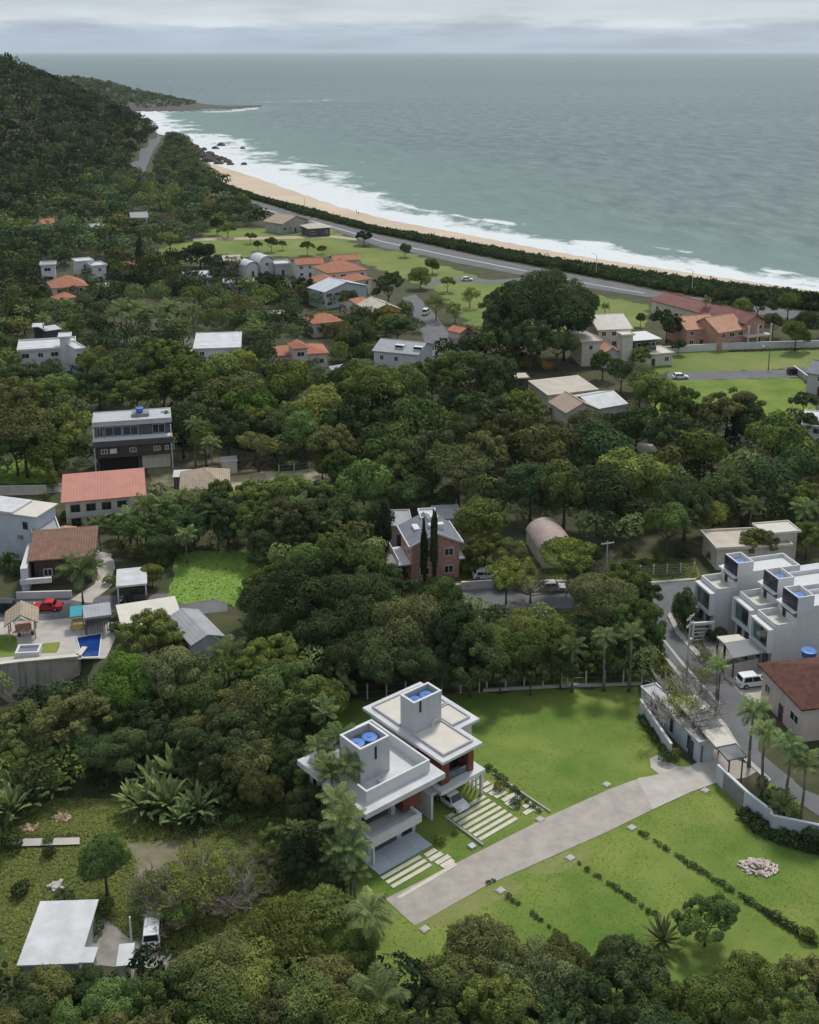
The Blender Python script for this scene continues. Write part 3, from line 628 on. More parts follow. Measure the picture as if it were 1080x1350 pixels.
def modern_b():
    e = empty('modern_house', 'white modern house with flat overhanging roof and brick red upper piers over a carport', 'house', HO, HZ)
    m = MB(); m.box(.6,6.4,-.2,6.1,13.2,2.9); m.box(.9,2.4,3.4,5.2,13.4,6.7); m.box(5.2,4.2,-.2,8.1,13.4,6.7); m.build('wall', M['white'], e)
    poly = [(0,0),(5.8,0),(5.8,3.6),(8.75,3.6),(8.75,13.9),(0,13.9)]
    s = MB().prism(poly, 6.7, 7.02).build('roof_slab', M['roofwhite'], e)
    t = .16; h0, h1 = 7.02, 7.3
    k = MB(); k.ring(.75,.75,5.05,6.0,h0,h1,t); k.ring(.75,8.2,8.0,13.15,h0,h1,t); k.ring(5.2,4.35,8.0,8.05,h0,h1,t); k.build('roof_kerb', M['softgrey'], s)
    p = MB(); p.box(.92,.92,h0,4.88,5.83,h0+.12); p.box(.92,8.37,h0,7.83,12.98,h0+.12); p.box(5.37,4.52,h0,7.83,7.88,h0+.12); p.build('roof_deck', M['creamroof'], s)
    q = MB(); q.ring(.95,5.9,5.0,8.2,h0,10.9,.2); q.box(1.15,6.1,h0,4.8,8.0,9.5); tw = q.build('stair_tower', M['softgrey'], e)
    MB().ring(.92,5.87,5.03,8.23,10.9,10.98,.26).build('coping', M['cleanwhite'], tw)
    MB().box(1.75,5.84,9.5,2.0,5.9,10.85).build('slot', M['black'], tw)
    MB().tube([(3.4,5.5,h0+.1),(3.4,5.5,h0+.75),(3.7,5.5,h0+.95),(4.1,5.5,h0+.95)], .06, 6).build('pipe', M['cleanwhite'], s)
    for x0, x1 in ((.6,1.75),(4.55,5.35)): MB().box(x0,.9,3.4,x1,2.4,6.7).build('pier', M['brickred'], e)
    MB().box(.6,2.4,3.4,.9,5.0,6.7).build('side_panel', M['brickred'], e)
    window(e, 'f', .9, 3.5, 2.7, 2.9, (.9,2.4,5.2,13.4), 'darkgrey')
    MB().box(1.75,1.25,5.9,4.55,2.4,6.7).build('lintel', M['softgrey'], e)
    b = MB(); b.box(-.1,.1,2.95,6.4,6.4,3.4); b.build('balcony_slab', M['cleanwhite'], e)
    rl = MB(); rl.box(1.75,1.1,3.4,4.55,1.14,4.3); rl.build('glass_railing', M['greenglass'], e)
    MB().box(-1.0,.7,-.1,-.72,6.4,2.95).box(-.72,.9,2.75,-.1,6.4,2.95).build('carport_wall', M['cleanwhite'], e)
    for i in range(6): MB().box(-.72,1.2+i*.75,0.05,-.45,1.32+i*.75,2.75).build('fin', M['softgrey'], e)
    for i in range(7): MB().box(6.12,1.3+i*.6,0.02,6.36,1.44+i*.6,2.95).build('fin', M['cleanwhite'], e)
    MB().box(6.1,.4,0.0,6.4,.75,2.95).build('column', M['cleanwhite'], e)
    door(e, 'f', .8, 1.2, 2.2, (.6,6.4,6.1,13.2), 'brickred')
    window(e, 'r', 1.2, 3.9, 1.2, 1.5, (.9,4.2,8.1,13.4)); window(e, 'r', 5.2, 3.9, 1.8, 1.5, (.9,4.2,8.1,13.4)); window(e, 'r', 3, .5, 2.4, 1.9, (.6,4.2,8.1,13.2)); window(e, 'f', 5.0, 3.9, 1.2, 1.6, (.9,4.2,8.1,13.4))
    return e
modern_a(); modern_b()
def hl(x, y, z=0): return HO + Vector((math.cos(HZ)*x - math.sin(HZ)*y, math.sin(HZ)*x + math.cos(HZ)*y, z))
for i, x in enumerate((-7.45,-5.75)): water_tank(hl(x, 5.2, 9.0), .8, 1.15, 'blue lidded water tank in the roof box beside the palms, '+('farther from' if i == 0 else 'nearer to')+' the neighbouring house')
for i, x in enumerate((2.1,3.75)): water_tank(hl(x, 7.05, 9.5), .75, 1.1, 'blue lidded water tank in the taller roof tower, '+('on its palm side' if i == 0 else 'on its open lawn side'))
BBOX.append((412,895,640,1150)); 
for n, (x0, x1, y0, y1, st) in enumerate(((.8,6.3,-5.6,0.2,.82),(-10.7,-5.6,-5.4,-2.7,.8))):
    y = y1; i = 0
    while y - .45 > y0:
        tag(MB().box(x0,y-.46,0,x1,y,.10).build('paving_strip', M['paver']), 'pale concrete strip in the grass drive of the '+('carport house' if n == 0 else 'terrace slab house')+', '+['first','second','third','fourth','fifth','sixth','seventh','eighth'][i]+' from its floor', 'paving strip', 'driveway paving strips'); y -= st; i += 1
pv = [(6.75,8.6,.9),(6.9,8.9,.1),(7.0,8.6,-.6),(7.2,9.4,-1.6),(7.0,8.3,-2.3),(8.6,9.5,-2.4),(7.0,8.0,-3.0),(8.2,9.4,-3.9),(7.4,9.3,-4.7),(8.6,9.5,-5.3),(-5.2,-3.7,-2.9),(-5.3,-3.6,-3.7),(-5.1,-3.3,-4.5),(-5.0,-3.4,-5.2),(-4.9,-3.6,-5.8),(6.6,8.4,1.8),(6.5,8.2,2.6),(6.6,8.0,3.4)]
pl_ = {}
for i, (x0, x1, y) in enumerate(pv):
    side = 'terrace slab house' if x0 < 0 else 'carport house'; pl_[side] = pl_.get(side, 0) + 1
    ordn = ['first','second','third','fourth','fifth','sixth','seventh','eighth','ninth','tenth','eleventh','twelfth','thirteenth','fourteenth'][pl_[side]-1]
    tag(MB().box(x0,y-.58,0,x1,y,.11).build('stepping_slab', M['paver']), ordn+' pale stepping slab listed down the side path of the '+side if False else 'pale stepping slab in the side path of the '+side+', piece '+ordn+' towards the drive', 'paving slab', 'side path slabs')
tag(MB().box(.35,-5.9,0,.5,.2,.28).build('garden_kerb', M['kerb']), 'low pale kerb wall between the two front gardens', 'kerb'); tag(MB().box(9.7,-6.6,0,9.85,2.4,.25).build('garden_kerb', M['kerb']), 'low pale kerb edging the carport garden from the big lawn', 'kerb')
tag(MB().box(-11.2,-6.35,0,-4.9,-5.9,.09).build('edging_slab', M['paver']), 'long pale edging slab between the grass drive and the driveway', 'paving slab')
tag(MB().box(-.9,-5.6,0,-.2,-4.9,.25).build('meter_box', M['bluegrey']), 'grey utility box at the foot of the low kerb wall', 'utility box')
for o in [q for q in C.objects if q.name.split('.')[0] in ('paving_strip','stepping_slab','garden_kerb','edging_slab','meter_box')]: o.location = HO; o.rotation_euler = (0,0,HZ)
c = hl(2.6, 1.4); p = PX(c); car('white hatchback parked nose out under the carport', 'whitepaint', p[0], p[1], HZ - math.pi/2, .07, 'hatch')
# ------------------------------------------------------------------ gatehouse, canopy, walls, fences
def gatehouse():
    loc, w, rz = frame((846,906), (922,979), 2.7); e = empty('gatehouse', 'narrow white gatehouse with dark slot windows behind the leaning tree', 'gatehouse', loc, rz); d = 2.1
    MB().box(0,0,-.1,w,d,2.55).build('wall', M['bluegrey'], e)
    r = MB().box(-.1,-.1,2.553,w+.1,d+.1,2.68).build('roof', M['softgrey'], e); MB().ring(-.1,-.1,w+.1,d+.1,2.68,2.86,.16).build('parapet', M['cleanwhite'], r)
    for s in (2.2,3.3,6.8,10.5,13.5):
        if s + .8 < w: window(e, 'f', s, .7, .6, 1.7, (0,0,w,d), 'darkgrey', mull=False)
    door(e, 'f', w-2.0, 1.0, 2.1, (0,0,w,d), 'darkgrey')
gatehouse()
def wall_line(name, label, cat, pts, h, th, m, z0=0.0, group=None, cop=True, pier=0):
    e = empty(name, label, cat, G(*pts[0], z0), 0, group); o0 = G(*pts[0], z0); mb = MB(); cb = MB()
    for a, b in zip(pts, pts[1:]):
        p, q = G(*a, z0) - o0, G(*b, z0) - o0; n = (q-p).normalized(); s = Vector((-n.y, n.x, 0))*th/2
        f = [(p-s), (q-s), (q+s), (p+s)]; mb.prism([(v.x, v.y) for v in f], -.3, h)
        if cop: s *= 1.5; f = [(p-s), (q-s), (q+s), (p+s)]; cb.prism([(v.x, v.y) for v in f], h+.002, h+.09)
    mb.build('wall', M[m], e)
    if cop: cb.build('coping', M['cleanwhite'], e)
    return e
wall_line('garden_wall', 'low grey white wall with pale coping beside the gatehouse', 'wall', [(844,940),(884,1000)], 1.9, .22, 'bluegrey')
wall_line('garden_wall', 'white wall with a dark panel running down from the driveway entrance', 'wall', [(945,1032),(985,1070),(1014,1093),(1016,1100),(1110,1120)], 2.3, .22, 'bluegrey')
gp = wall_line('sliding_gate', 'dark grey sliding gate panel standing against the white entrance wall', 'gate', [(953,1041),(979,1066)], 2.1, .1, 'midgrey', cop=False)
wall_line('sliding_gate', 'dark open gate leaf at the gatehouse end of the driveway', 'gate', [(921,1000),(925,1006)], 2.2, .12, 'darkgrey', cop=False)
wall_line('garden_wall', 'pale pink wall in front of the grey carport roof', 'wall', [(955,893),(998,882)], 1.5, .2, 'pinkwall')
wall_line('garden_wall', 'long white wall beyond the pale field by the orange roofed houses', 'wall', [(872,466),(960,461),(1110,457)], 1.9, .25, 'white')
wall_line('garden_wall', 'grey wall dropping beside the right edge of the bright field', 'wall', [(1046,490),(1062,502),(1095,520)], 1.6, .25, 'oldwall')
wall_line('garden_wall', 'pale wall along the lane behind the white house', 'wall', [(-30,652),(62,650)], 1.5, .2, 'cream')
wall_line('garden_wall', 'white panel wall standing alone beside the left street', 'wall', [(134,448),(157,448)], 2.4, .2, 'bluegrey')
wall_line('garden_wall', 'white front wall with openings under the big palm', 'wall', [(22,790),(95,788)], 1.1, .2, 'white')
def canopy():
    lx = G(888,922,3.4); e = empty('entrance_canopy', 'long pergola canopy of pale and slatted panels over the gate', 'canopy', lx)
    q = [(888,922),(918,916),(960,1003),(985,998)]; P0, P1, P2, P3 = [G(*p, 3.4)-lx for p in q]
    def at(s, t): a = P0.lerp(P2, s); b = P1.lerp(P3, s); return a.lerp(b, t)
    secs = [(0,.28,'solid'),(.285,.40,'slat'),(.405,.535,'slat'),(.54,.80,'solid'),(.805,1.0,'slat')]
    for s0, s1, k in secs:
        c_ = [at(s0,0), at(s0,1), at(s1,1), at(s1,0)]
        if k == 'solid': m = MB(); m.prism([(v.x,v.y) for v in c_][::-1], -.1, .08); m.build('solid_panel', M['creamroof'], e)
        else:
            f = MB()
            for a, b in ((0,1),(1,2),(2,3),(3,0)): f.tube([c_[a], c_[b]], .07, 4)
            fr = f.build('panel_frame', M['darkgrey'], e); sl = MB(); n = 16
            for i in range(1, n):
                t = i/n; a = c_[0].lerp(c_[3], t); b = c_[1].lerp(c_[2], t); sl.tube([a, b], .055, 4)
            sl.build('slats', M['softgrey'], fr)
    for s, t in ((.02,.1),(.02,.9),(.4,.9),(.54,.1),(.54,.9),(.98,.15),(.98,.85)):
        p = at(s, t); MB().tube([(p.x,p.y,-3.4),(p.x,p.y,-.1)], .09, 6).build('post', M['darkgrey'], e)
    for t in (.05,.95): MB().tube([at(0,t)-Vector((0,0,.18)), at(1,t)-Vector((0,0,.18))], .08, 4).build('beam', M['darkgrey'], e)
canopy()
def post_fence(name, label, pts, step, h, base, m='postgrey', rails=3, th=.09):
    o0 = G(*pts[0]); e = empty(name, label, 'fence', o0); bm_ = MB(); wm = MB(); carry = 0
    for a, b in zip(pts, pts[1:]):
        p, q = G(*a)-o0, G(*b)-o0; n = (q-p).normalized(); ln = (q-p).length; s = Vector((-n.y,n.x,0))*.1
        if base: bm_.prism([((v).x,(v).y) for v in (p-s,q-s,q+s,p+s)], -.1, base)
        for i in range(rails): z = base+.15+(h-base-.3)*i/max(1,rails-1); wm.tube([p+Vector((0,0,z)), q+Vector((0,0,z))], .02, 3)
        t = 0
        while t < ln:
            c_ = p+n*t; MB().box(c_.x-th,c_.y-th,-.1,c_.x+th,c_.y+th,h).box(c_.x-th-.02,c_.y-th-.02,h,c_.x+th+.02,c_.y+th+.02,h+.06).build('post', M[m], e); t += step
    if base: bm_.build('base_wall', M['kerb'], e)
    wm.build('wire', M['metal'], e); return e
post_fence('post_fence', 'white post and wire fence on a low kerb along the back of the big lawn', [(846,903),(740,906),(637,912)], 2.45, 2.2, .38)
post_fence('post_fence', 'white post and wire fence behind the two modern houses under dark trees', [(632,913),(560,918),(420,926)], 2.45, 2.2, .0)
post_fence('post_fence', 'grey post fence with white gate across the road from the corner houses', [(826,760),(916,755)], 2.2, 1.7, .0, rails=4)
post_fence('post_fence', 'thin post fence along the sandy track', [(368,624),(470,616)], 3.0, 1.8, .0)
def gate_frame(label, px, w, h, rz, m='cleanwhite'):
    e = empty('gate_frame', label, 'gate frame', G(*px), rz); MB().box(0,0,0,.3,.3,h).build('post', M[m], e); MB().box(w-.3,0,0,w,.3,h).build('post', M[m], e); MB().box(0,0,h,w,.3,h+.35).build('beam', M[m], e)
    g = MB()
    for i in range(5): g.box(.3,.1,.1+i*(h-.3)/4,w-.3,.16,.2+i*(h-.3)/4)
    g.build('gate_leaf', M['softgrey'], e)
gate_frame('white gate frame beside the corner hedge under the first white townhouse', (912,846), 3.2, 2.5, R_(8))
# ------------------------------------------------------------------ townhouses
TZ = R_(-74)
def townhouse(corner, zc, label, wall_long):
    # local x runs along the street facade (towards the camera), local y runs back from the street
    p = G(*corner, zc); e = empty('townhouse', label, 'townhouse', Vector((p.x, p.y, 0)), TZ); w = 4.3
    m = MB(); m.box(-w,0.5,-.1,0,8.5,2.9); m.box(-w,.55,2.9,0,wall_long,6.0); m.box(-w,3.9,6.0,0,wall_long,8.2); m.build('wall', M['white'], e)
    f = MB(); f.box(-w-.05,-.25,2.75,.05,.55,3.1); f.box(-w-.05,-.25,5.85,.05,.55,6.15); f.box(-w-.05,-.25,3.1,-w+.25,.55,5.85); f.box(-.25,-.25,3.1,.05,.55,5.85); f.build('window_frame', M['cleanwhite'], e)
    MB().box(-w+.25,.2,3.1,-.25,.26,5.85).build('glazing', M['greenglass'], e)
    MB().box(-w+1.9,.16,3.2,-.5,.2,5.75).build('open_pane', M['glass'], e)
    t = MB(); t.box(-w,.7,6.0,0,.9,6.9); t.box(-.2,.9,6.0,0,3.9,6.75); t.box(-w,.9,6.0,-w+.2,3.9,6.9); t.build('terrace_parapet', M['cleanwhite'], e)
    MB().box(-w+.2,.9,6.003,-.2,3.9,6.05).build('terrace_floor', M['creamroof'], e)
    MB().box(-w+.3,3.2,8.0,.0,3.9,8.25).build('canopy_slab', M['cleanwhite'], e)
    window(e, 'f', 1.1, 6.2, .7, 1.5, (-w,3.9,0,8), 'darkgrey', mull=False)
    tb = MB(); tb.ring(-3.35,3.8,0.02,6.3,8.2,10.3,.18); tb.box(-3.17,3.98,8.2,-.16,6.12,9.35); tbo = tb.build('tank_box', M['cleanwhite'], e)
    MB().box(-3.3,3.68,7.4,-.03,3.78,10.2).build('dark_screen', M['solar'], tbo)
    rp = MB(); rp.ring(-w,6.3,0,wall_long,8.2,8.75,.2); rp.build('roof_parapet', M['white'], e)
    window(e, 'f', .6, .5, 1.0, 1.6, (-w,.5,0,8.5), 'darkgrey'); door(e, 'f', 2.4, 1.1, 2.2, (-w,.5,0,8.5), 'darkgrey')
    a = TZ
    def wl(x, y, z): return Vector((p.x, p.y, 0)) + Vector((math.cos(a)*x-math.sin(a)*y, math.sin(a)*x+math.cos(a)*y, z))
    return wl
wls = [townhouse((939,784), 6.0, 'white townhouse standing alone at the road corner, farthest along the row', 14.0),
       townhouse((991,806), 6.0, 'white townhouse in the middle of the row with a potted yellow plant on its terrace', 14.0),
       townhouse((1016,832), 6.0, 'white townhouse with a planted terrace, nearest the terracotta roof', 16.0)]
for wl, nm in zip(wls, ('at the road corner', 'in the middle of the row', 'nearest the terracotta roof')):
    water_tank(wl(-1.6, 5.05, 9.35), .62, .6, 'blue water tank in the roof box of the townhouse '+nm)
BBOX.append((905,715,1090,885))
def pergola():
    loc, w, rz = frame((955,848),(967,868),3.0); u = G(986,843,3)-G(955,848,3)
    e = empty('carport_roof', 'grey slatted carport roof on dark posts in front of the townhouses', 'carport', G(955,848,3.0))
    q = [G(*p,3.0)-G(955,848,3.0) for p in ((955,848),(986,843),(1011,860),(967,868))]
    MB().prism([(v.x,v.y) for v in q][::-1] if True else [], -.08, .05).build('roof', M['midgrey'], e); s = MB()
    for i in range(13):
        t = i/12; s.tube([q[0].lerp(q[1],t)+Vector((0,0,.09)), q[3].lerp(q[2],t)+Vector((0,0,.09))], .05, 4)
    s.build('slats', M['softgrey'], e)
    for v in q: c_ = v.lerp((q[0]+q[2])/2, .06); MB().box(c_.x-.1,c_.y-.1,-3.05,c_.x+.1,c_.y+.1,-.08).build('post', M['darkgrey'], e)
    q = [G(*p,2.8)-G(945,839,2.8) for p in ((945,839),(974,836),(985,843),(955,848))]
    e = empty('flat_canopy', 'small white flat canopy beside the grey slatted carport roof', 'canopy', G(945,839,2.8)); MB().prism([(v.x,v.y) for v in q], -.25, 0).build('roof', M['creamroof'], e)
    for v in q: c_ = v.lerp((q[0]+q[2])/2, .1); MB().box(c_.x-.12,c_.y-.12,-2.85,c_.x+.12,c_.y+.12,-.25).build('post', M['darkgrey'], e)
pergola()
car('white off-road car parked in the yard below the pink wall', 'whitepaint', 992, 903, R_(12), .07, 'suv', L_=4.3, Wd=1.8)
# ------------------------------------------------------------------ houses
def blk(e, x0, y0, z0, x1, y1, z1, nm, m): return MB().box(x0,y0,z0,x1,y1,z1).build(nm, M[m], e)
house('tiled_house', 'pink walled house with dark terracotta tile roof at the right edge', 'house', (998,876), (1057,938), 4.6, depth=11, roof='hip', rise=2.4, wall='pinkwall', rm='terracotta', win='fl', ov=.6, seed=3)
house('porch', 'small terracotta tiled porch roof beside the white off-road car', 'porch', (1003,893), (1027,917), 2.7, depth=2.2, roof='shed', rise=.6, wall='darkgrey', rm='terracotta', win='', ov=.3, clear=False)
water_tank(G(1066,866,4.2), .95, 1.1, 'blue water tank standing behind the terracotta tile roof')
house('flat_roof_house', 'white building with broad bright flat roof behind the townhouses', 'house', (1046,748), (1100,786), 6.6, depth=13, roof='flat', par=.0, wall='white', rm='roofwhite', win='f', seed=4)
house('flat_roof_house', 'low house with wide beige flat roof under dark trees at right', 'house', (944,726), (1046,721), 3.6, pB=(962,700), roof='flat', par=.35, wall='cream', rm='beigeroof', win='f', seed=5, parm='cream')
house('roof_annex', 'pale upper block on the wide beige flat roof house', 'house', (1008,706), (1057,702), 5.2, pB=(1014,690), roof='flat', par=.2, wall='creamroof', rm='creamroof', win='', seed=5, clear=False)
# brick house
e, w, d = house('brick_house', 'red brick house with slate roof and white trim behind two dark cypresses', 'house', (540,723), (611,716), 6.0, pB=(528,694), roof='gable', rise=1.9, ridge='v', wall='brick', rm='slate', win='', ov=.5, seed=6)
r = (.5,.5,w-.5,d-.5)
for s, z in ((w*.60,3.9),(w*.60,1.0),(w*.15,1.0),(w*.2,3.9)): window(e, 'f', s, z, 1.5, 1.3, r)
for s in (1.2,4.0): window(e, 'l', s, 3.8, 1.2, 1.2, r)
blk(e, -1.6, .8, 2.8, .45, d-1, 3.0, 'balcony', 'cleanwhite'); blk(e, -1.6, .8, 3.0, -1.5, d-1, 3.9, 'balcony_railing', 'cleanwhite'); blk(e, w-.5, .8, 2.9, w+.6, 3.4, 3.1, 'balcony', 'cleanwhite')
tr = MB()
for x0, x1, z0, z1 in ((-.05, w/2, 5.95, 7.9), (w/2, w+.05, 7.9, 5.95)): tr.add([(x0,-.08,z0),(x1,-.08,z1),(x1,-.08,z1+.34),(x0,-.08,z0+.34),(x0,.02,z0),(x1,.02,z1),(x1,.02,z1+.34),(x0,.02,z0+.34)], [(0,1,2,3),(7,6,5,4),(0,4,5,1),(2,6,7,3),(0,3,7,4),(1,5,6,2)])
tr.box(-.1,0.03,5.98,.06,d,6.24); tr.box(w-.06,0.03,5.98,w+.1,d,6.24); tr.build('roof_trim', M['cleanwhite'], e)
blk(e, w*.44, d*.3, 6.8, w*.72, d*.42, 8.35, 'dormer', 'cleanwhite'); blk(e, w*.2, d*.45, 6.9, w*.36, d*.7, 7.35, 'skylight', 'cleanwhite')
house('white_block', 'white topped stair block rising behind the brick house roof', 'tower', (554,686), (578,685), 7.5, depth=4, roof='flat', par=.3, wall='white', rm='roofwhite', win='f', dr=False, seed=2, clear=False)
house('flat_roof_house', 'low grey flat roofed house tucked behind the brick house', 'house', (487,697), (545,695), 3.6, depth=7, roof='flat', par=.2, wall='softgrey', rm='greyroof', win='f', seed=8)
house('flat_roof_house', 'low grey roofed annex beside the white stair block', 'house', (575,686), (612,684), 3.4, depth=6, roof='flat', par=.1, wall='softgrey', rm='greyroof', win='', seed=8)
wall_line('garden_wall', 'low white wall with brick panels in front of the brick house', 'wall', [(608,778),(655,775)], 1.3, .25, 'pinkwall')
wall_line('garden_wall', 'low pale wall beside the gravel drive of the brick house', 'wall', [(515,776),(528,742)], 1.2, .2, 'cream')
house('vaulted_shed', 'brownish barrel vaulted shed roof beside the road', 'shed', (715,733), (764.6,729.5), 2.3, pB=(693,699), roof='vault', rise=2.0, wall='cream', rm='vault', win='', ov=.15, dr=False)
# left side
e, w, d = house('terrace_house', 'dark three storey house with grey slab terraces and a roof tank', 'house', (121,559), (226,552), 10.0, pB=(126,545), roof='flat', par=.12, wall='darkgrey', rm='softgrey', win='', ov=.5, seed=9, parm='softgrey')
r = (.5,.5,w-.5,d-.5)
blk(e, -.05, -.06, 9.3, w+.05, .45, 9.98, 'fascia', 'softgrey'); blk(e, 0, -1.5, 6.75, w, .48, 7.0, 'balcony', 'cleanwhite'); blk(e, 0, -1.5, 5.6, w, -1.35, 6.74, 'balcony_front', 'darkgrey'); blk(e, -.1, -.9, 3.1, w+.1, .48, 5.55, 'cladding', 'brownwood')
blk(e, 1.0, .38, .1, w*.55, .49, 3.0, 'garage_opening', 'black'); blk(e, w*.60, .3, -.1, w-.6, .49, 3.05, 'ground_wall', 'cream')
for s, w1 in ((.3,1.2),(1.8,3.2),(5.2,3.0),(w*.72,2.4)): window(e, 'f', s, 7.1, w1, 1.9, r, 'softgrey')
for s in (.9, 2.6, w*.55-2, w*.72, w*.72+2.2, w*.9): window(e, 'f', s, 4.0, 1.3, .95, (.5,-.9,w-.5,d-.5), 'cleanwhite', 'greenglass' if s != 2.6 else 'lampglass')
for x in (.1, w-.35): blk(e, x, -1.4, 7.01, x+.22, -1.15, 9.29, 'column', 'cleanwhite')
for x in (.1, w-.35): blk(e, x, -1.4, -.1, x+.25, -1.15, 5.59, 'column', 'softgrey')
tk = blk(e, w*.5, d*.3, 10.17, w*.72, d*.62, 10.8, 'tank_stand', 'midgrey')
lo, _, rz = frame((121,559),(226,552),10.0); water_tank(lo+Vector((math.cos(rz)*w*.6-math.sin(rz)*d*.45, math.sin(rz)*w*.6+math.cos(rz)*d*.45, 10.8)), .75, 1.1, 'dark blue water tank on the roof of the dark three storey house')
e, w, d = house('red_roof_house', 'house with a large smooth salmon red roof beside the palm grove', 'house', (80,664), (193,654), 5.2, depth=10.5, roof='shed', rise=1.3, wall='cream', rm='redroof', win='', ov=.7, seed=10)
blk(e, .9, -.1, 2.4, w-.9, .69, 2.6, 'balcony', 'softgrey'); blk(e, .9, -.1, 2.6, w-.9, 0, 3.4, 'balcony_railing', 'softgrey')
for s in (.8, 3.4, 6.0, 8.6): window(e, 'f', s, 2.9, 1.6, 1.6, (.7,.7,w-.7,d-.7), 'darkgrey'); window(e, 'f', s, .4, 1.6, 1.6, (.7,.7,w-.7,d-.7), 'darkgrey')
e, w, d = house('white_house', 'tall plain white house with creamy roof planes at the left edge', 'house', (-34,672), (48,683), 8.0, depth=6.0, roof='flat', par=.0, wall='bluegrey', rm='creamroof', win='', ov=.35, seed=11)
r = (.35,.35,w-.35,d-.35)
window(e, 'f', w*.72, 5.6, .9, 1.3, r, 'darkgrey')
for s, z in ((w*.78, 2.2), (w*.72, .9), (w*.45, .8)): window(e, 'f', s, z, 1.1, .35, r, 'darkgrey', mull=False)
blk(e, w*.66, .05, 3.9, w*.66+.8, .34, 4.5, 'air_conditioner', 'midgrey'); blk(e, -.2, -.2, 8.2, w*.62, d*.9, 8.5, 'upper_roof', 'roofwhite')
e, w, d = house('tiled_house', 'old house with mottled brown tile roof behind the big palm', 'house', (36,741), (126,734), 4.6, pB=(43,712), roof='shed', rise=1.5, wall='brownwood', rm='brownroof', win='f', ov=.8, seed=12)
blk(e, -.9, -1.6, -.1, .1, d-.4, 4.3, 'side_wall', 'white'); blk(e, -1.0, -2.2, 1.9, 3.6, -1.7, 2.7, 'porch_beam', 'white')
house('white_block', 'small white building with dark roof panels behind the brown tile roof', 'house', (42,706), (80,700), 5.6, depth=6, roof='flat', par=.3, wall='white', rm='greyroof', win='', seed=13, clear=False)
house('tile_annex', 'orange brown tiled roof corner behind the big palm house', 'house', (70,712), (98,710), 5.0, depth=4.5, roof='hip', rise=1.0, wall='cream', rm='pinkorange', win='', clear=False)
def carport(label, pL, pR, h, dp, m='roofwhite', pm='cleanwhite', name='carport'):
    loc, w, rz = frame(pL, pR, h); e = empty(name, label, 'carport', loc, rz); MB().box(0,0,h-.3,w,dp,h).build('roof', M[m], e)
    for x in (.12, w-.32):
        for y in (.12, dp-.32): MB().box(x,y,-.1,x+.2,y+.2,h-.3).build('post', M[pm], e)
    g = MB()
    for i in range(9): g.box(.4+i*(w-.8)/9, .15, .1, .47+i*(w-.8)/9, .2, h*.75)
    g.box(.34,.15,h*.75,w-.34,.2,h*.75+.08); g.build('railing', M['darkgrey'], e); MB().box(.34,dp-.2,0,w-.34,dp-.1,h-.3).build('back_wall', M['midgrey'], e)
    ps = [PX(loc+Vector((0,0,z))) for z in (0,h)]; BBOX.append((pL[0]-2, pL[1]-14, pR[0]+2, ps[0][1]+2))
carport('white flat roofed carport with railing beside the street palm', (153,773), (194,769), 3.0, 6.0)
house('flat_roof_house', 'low building with plain white roof across the meadow', 'house', (160,829), (241,816), 3.2, pB=(165,797), roof='flat', par=.0, wall='cream', rm='creamroof', win='f', seed=14)
house('grey_roof_house', 'house with bent grey sheet roof beside the meadow', 'house', (252,853), (297,840), 4.6, depth=9.0, roof='gable', ridge='v', rise=.9, wall='bluegrey', rm='greyroof', win='f', ov=.35, seed=15)
# pool garden
e = wall_line('retaining_wall', 'tall stained concrete retaining wall below the pool terrace', 'wall', [(-70,886),(28,874),(104,867)], -.05, .4, 'oldwall', cop=False)
bpy.data.objects.remove([c for c in C.objects if c.parent == e][0], do_unlink=True)
o0 = e.location; pts_ = [G(*p)-o0 for p in ((-70,886),(28,874),(104,867),(112,856))]; mb = MB(); cb = MB()
for p, q in zip(pts_, pts_[1:]):
    n = (q-p).normalized(); s = Vector((-n.y,n.x,0))*.2; mb.prism([(v.x,v.y) for v in (p-s,q-s,q+s,p+s)], -5, .25); s *= 1.9; cb.prism([(v.x,v.y) for v in (p-s,q-s,q+s,p+s)], .252, .42)
mb.build('wall', M['oldwall'], e); cb.build('coping', M['creamroof'], e)
for t in (.2,.45,.7,.95):
    p = pts_[0].lerp(pts_[1], t); MB().box(p.x-.18,p.y-.42,-5,p.x+.18,p.y-.21,.2).build('buttress', M['oldwall'], e)
BBOX.append((0,795,140,912))
def kiosk():
    loc, w, rz = frame((5,828),(51,822),2.6); e = empty('garden_kiosk', 'open garden kiosk with pale gabled roof on the pool terrace', 'kiosk', loc, rz); d = 4.6
    roof_mesh('gable', w, d, 2.6, 1.5, 'v').build('roof', M['tanroof'], e); [MB().box(x,y,-.1,x+.18,y+.18,2.6).build('post', M['timber'], e) for x in (.5,w-.7) for y in (.5,d-.7)]
    roof_mesh('gable', w*.45, 1.2, 3.1, .8, 'v').build('front_gable', M['creamroof'], e).location = (w*.28,-.35,0)
    MB().box(1.2,d-1.0,0,w-1.2,d-.6,1.1).build('counter', M['brick'], e); MB().lathe([(.5,.7),(.55,.72),(.55,.76),(.1,.77)],12,(w/2,d/2,0)).lathe([(.06,0),(.06,.7)],6,(w/2,d/2,0)).build('table', M['timber'], e)
    for s in (1.6,3.4):
        if s < w-1: MB().box(s,d/2-.5,0,s+.4,d/2-.1,.45).box(s,d/2-.5,.45,s+.08,d/2-.1,.9).build('chair', M['brownwood'], e)
kiosk()
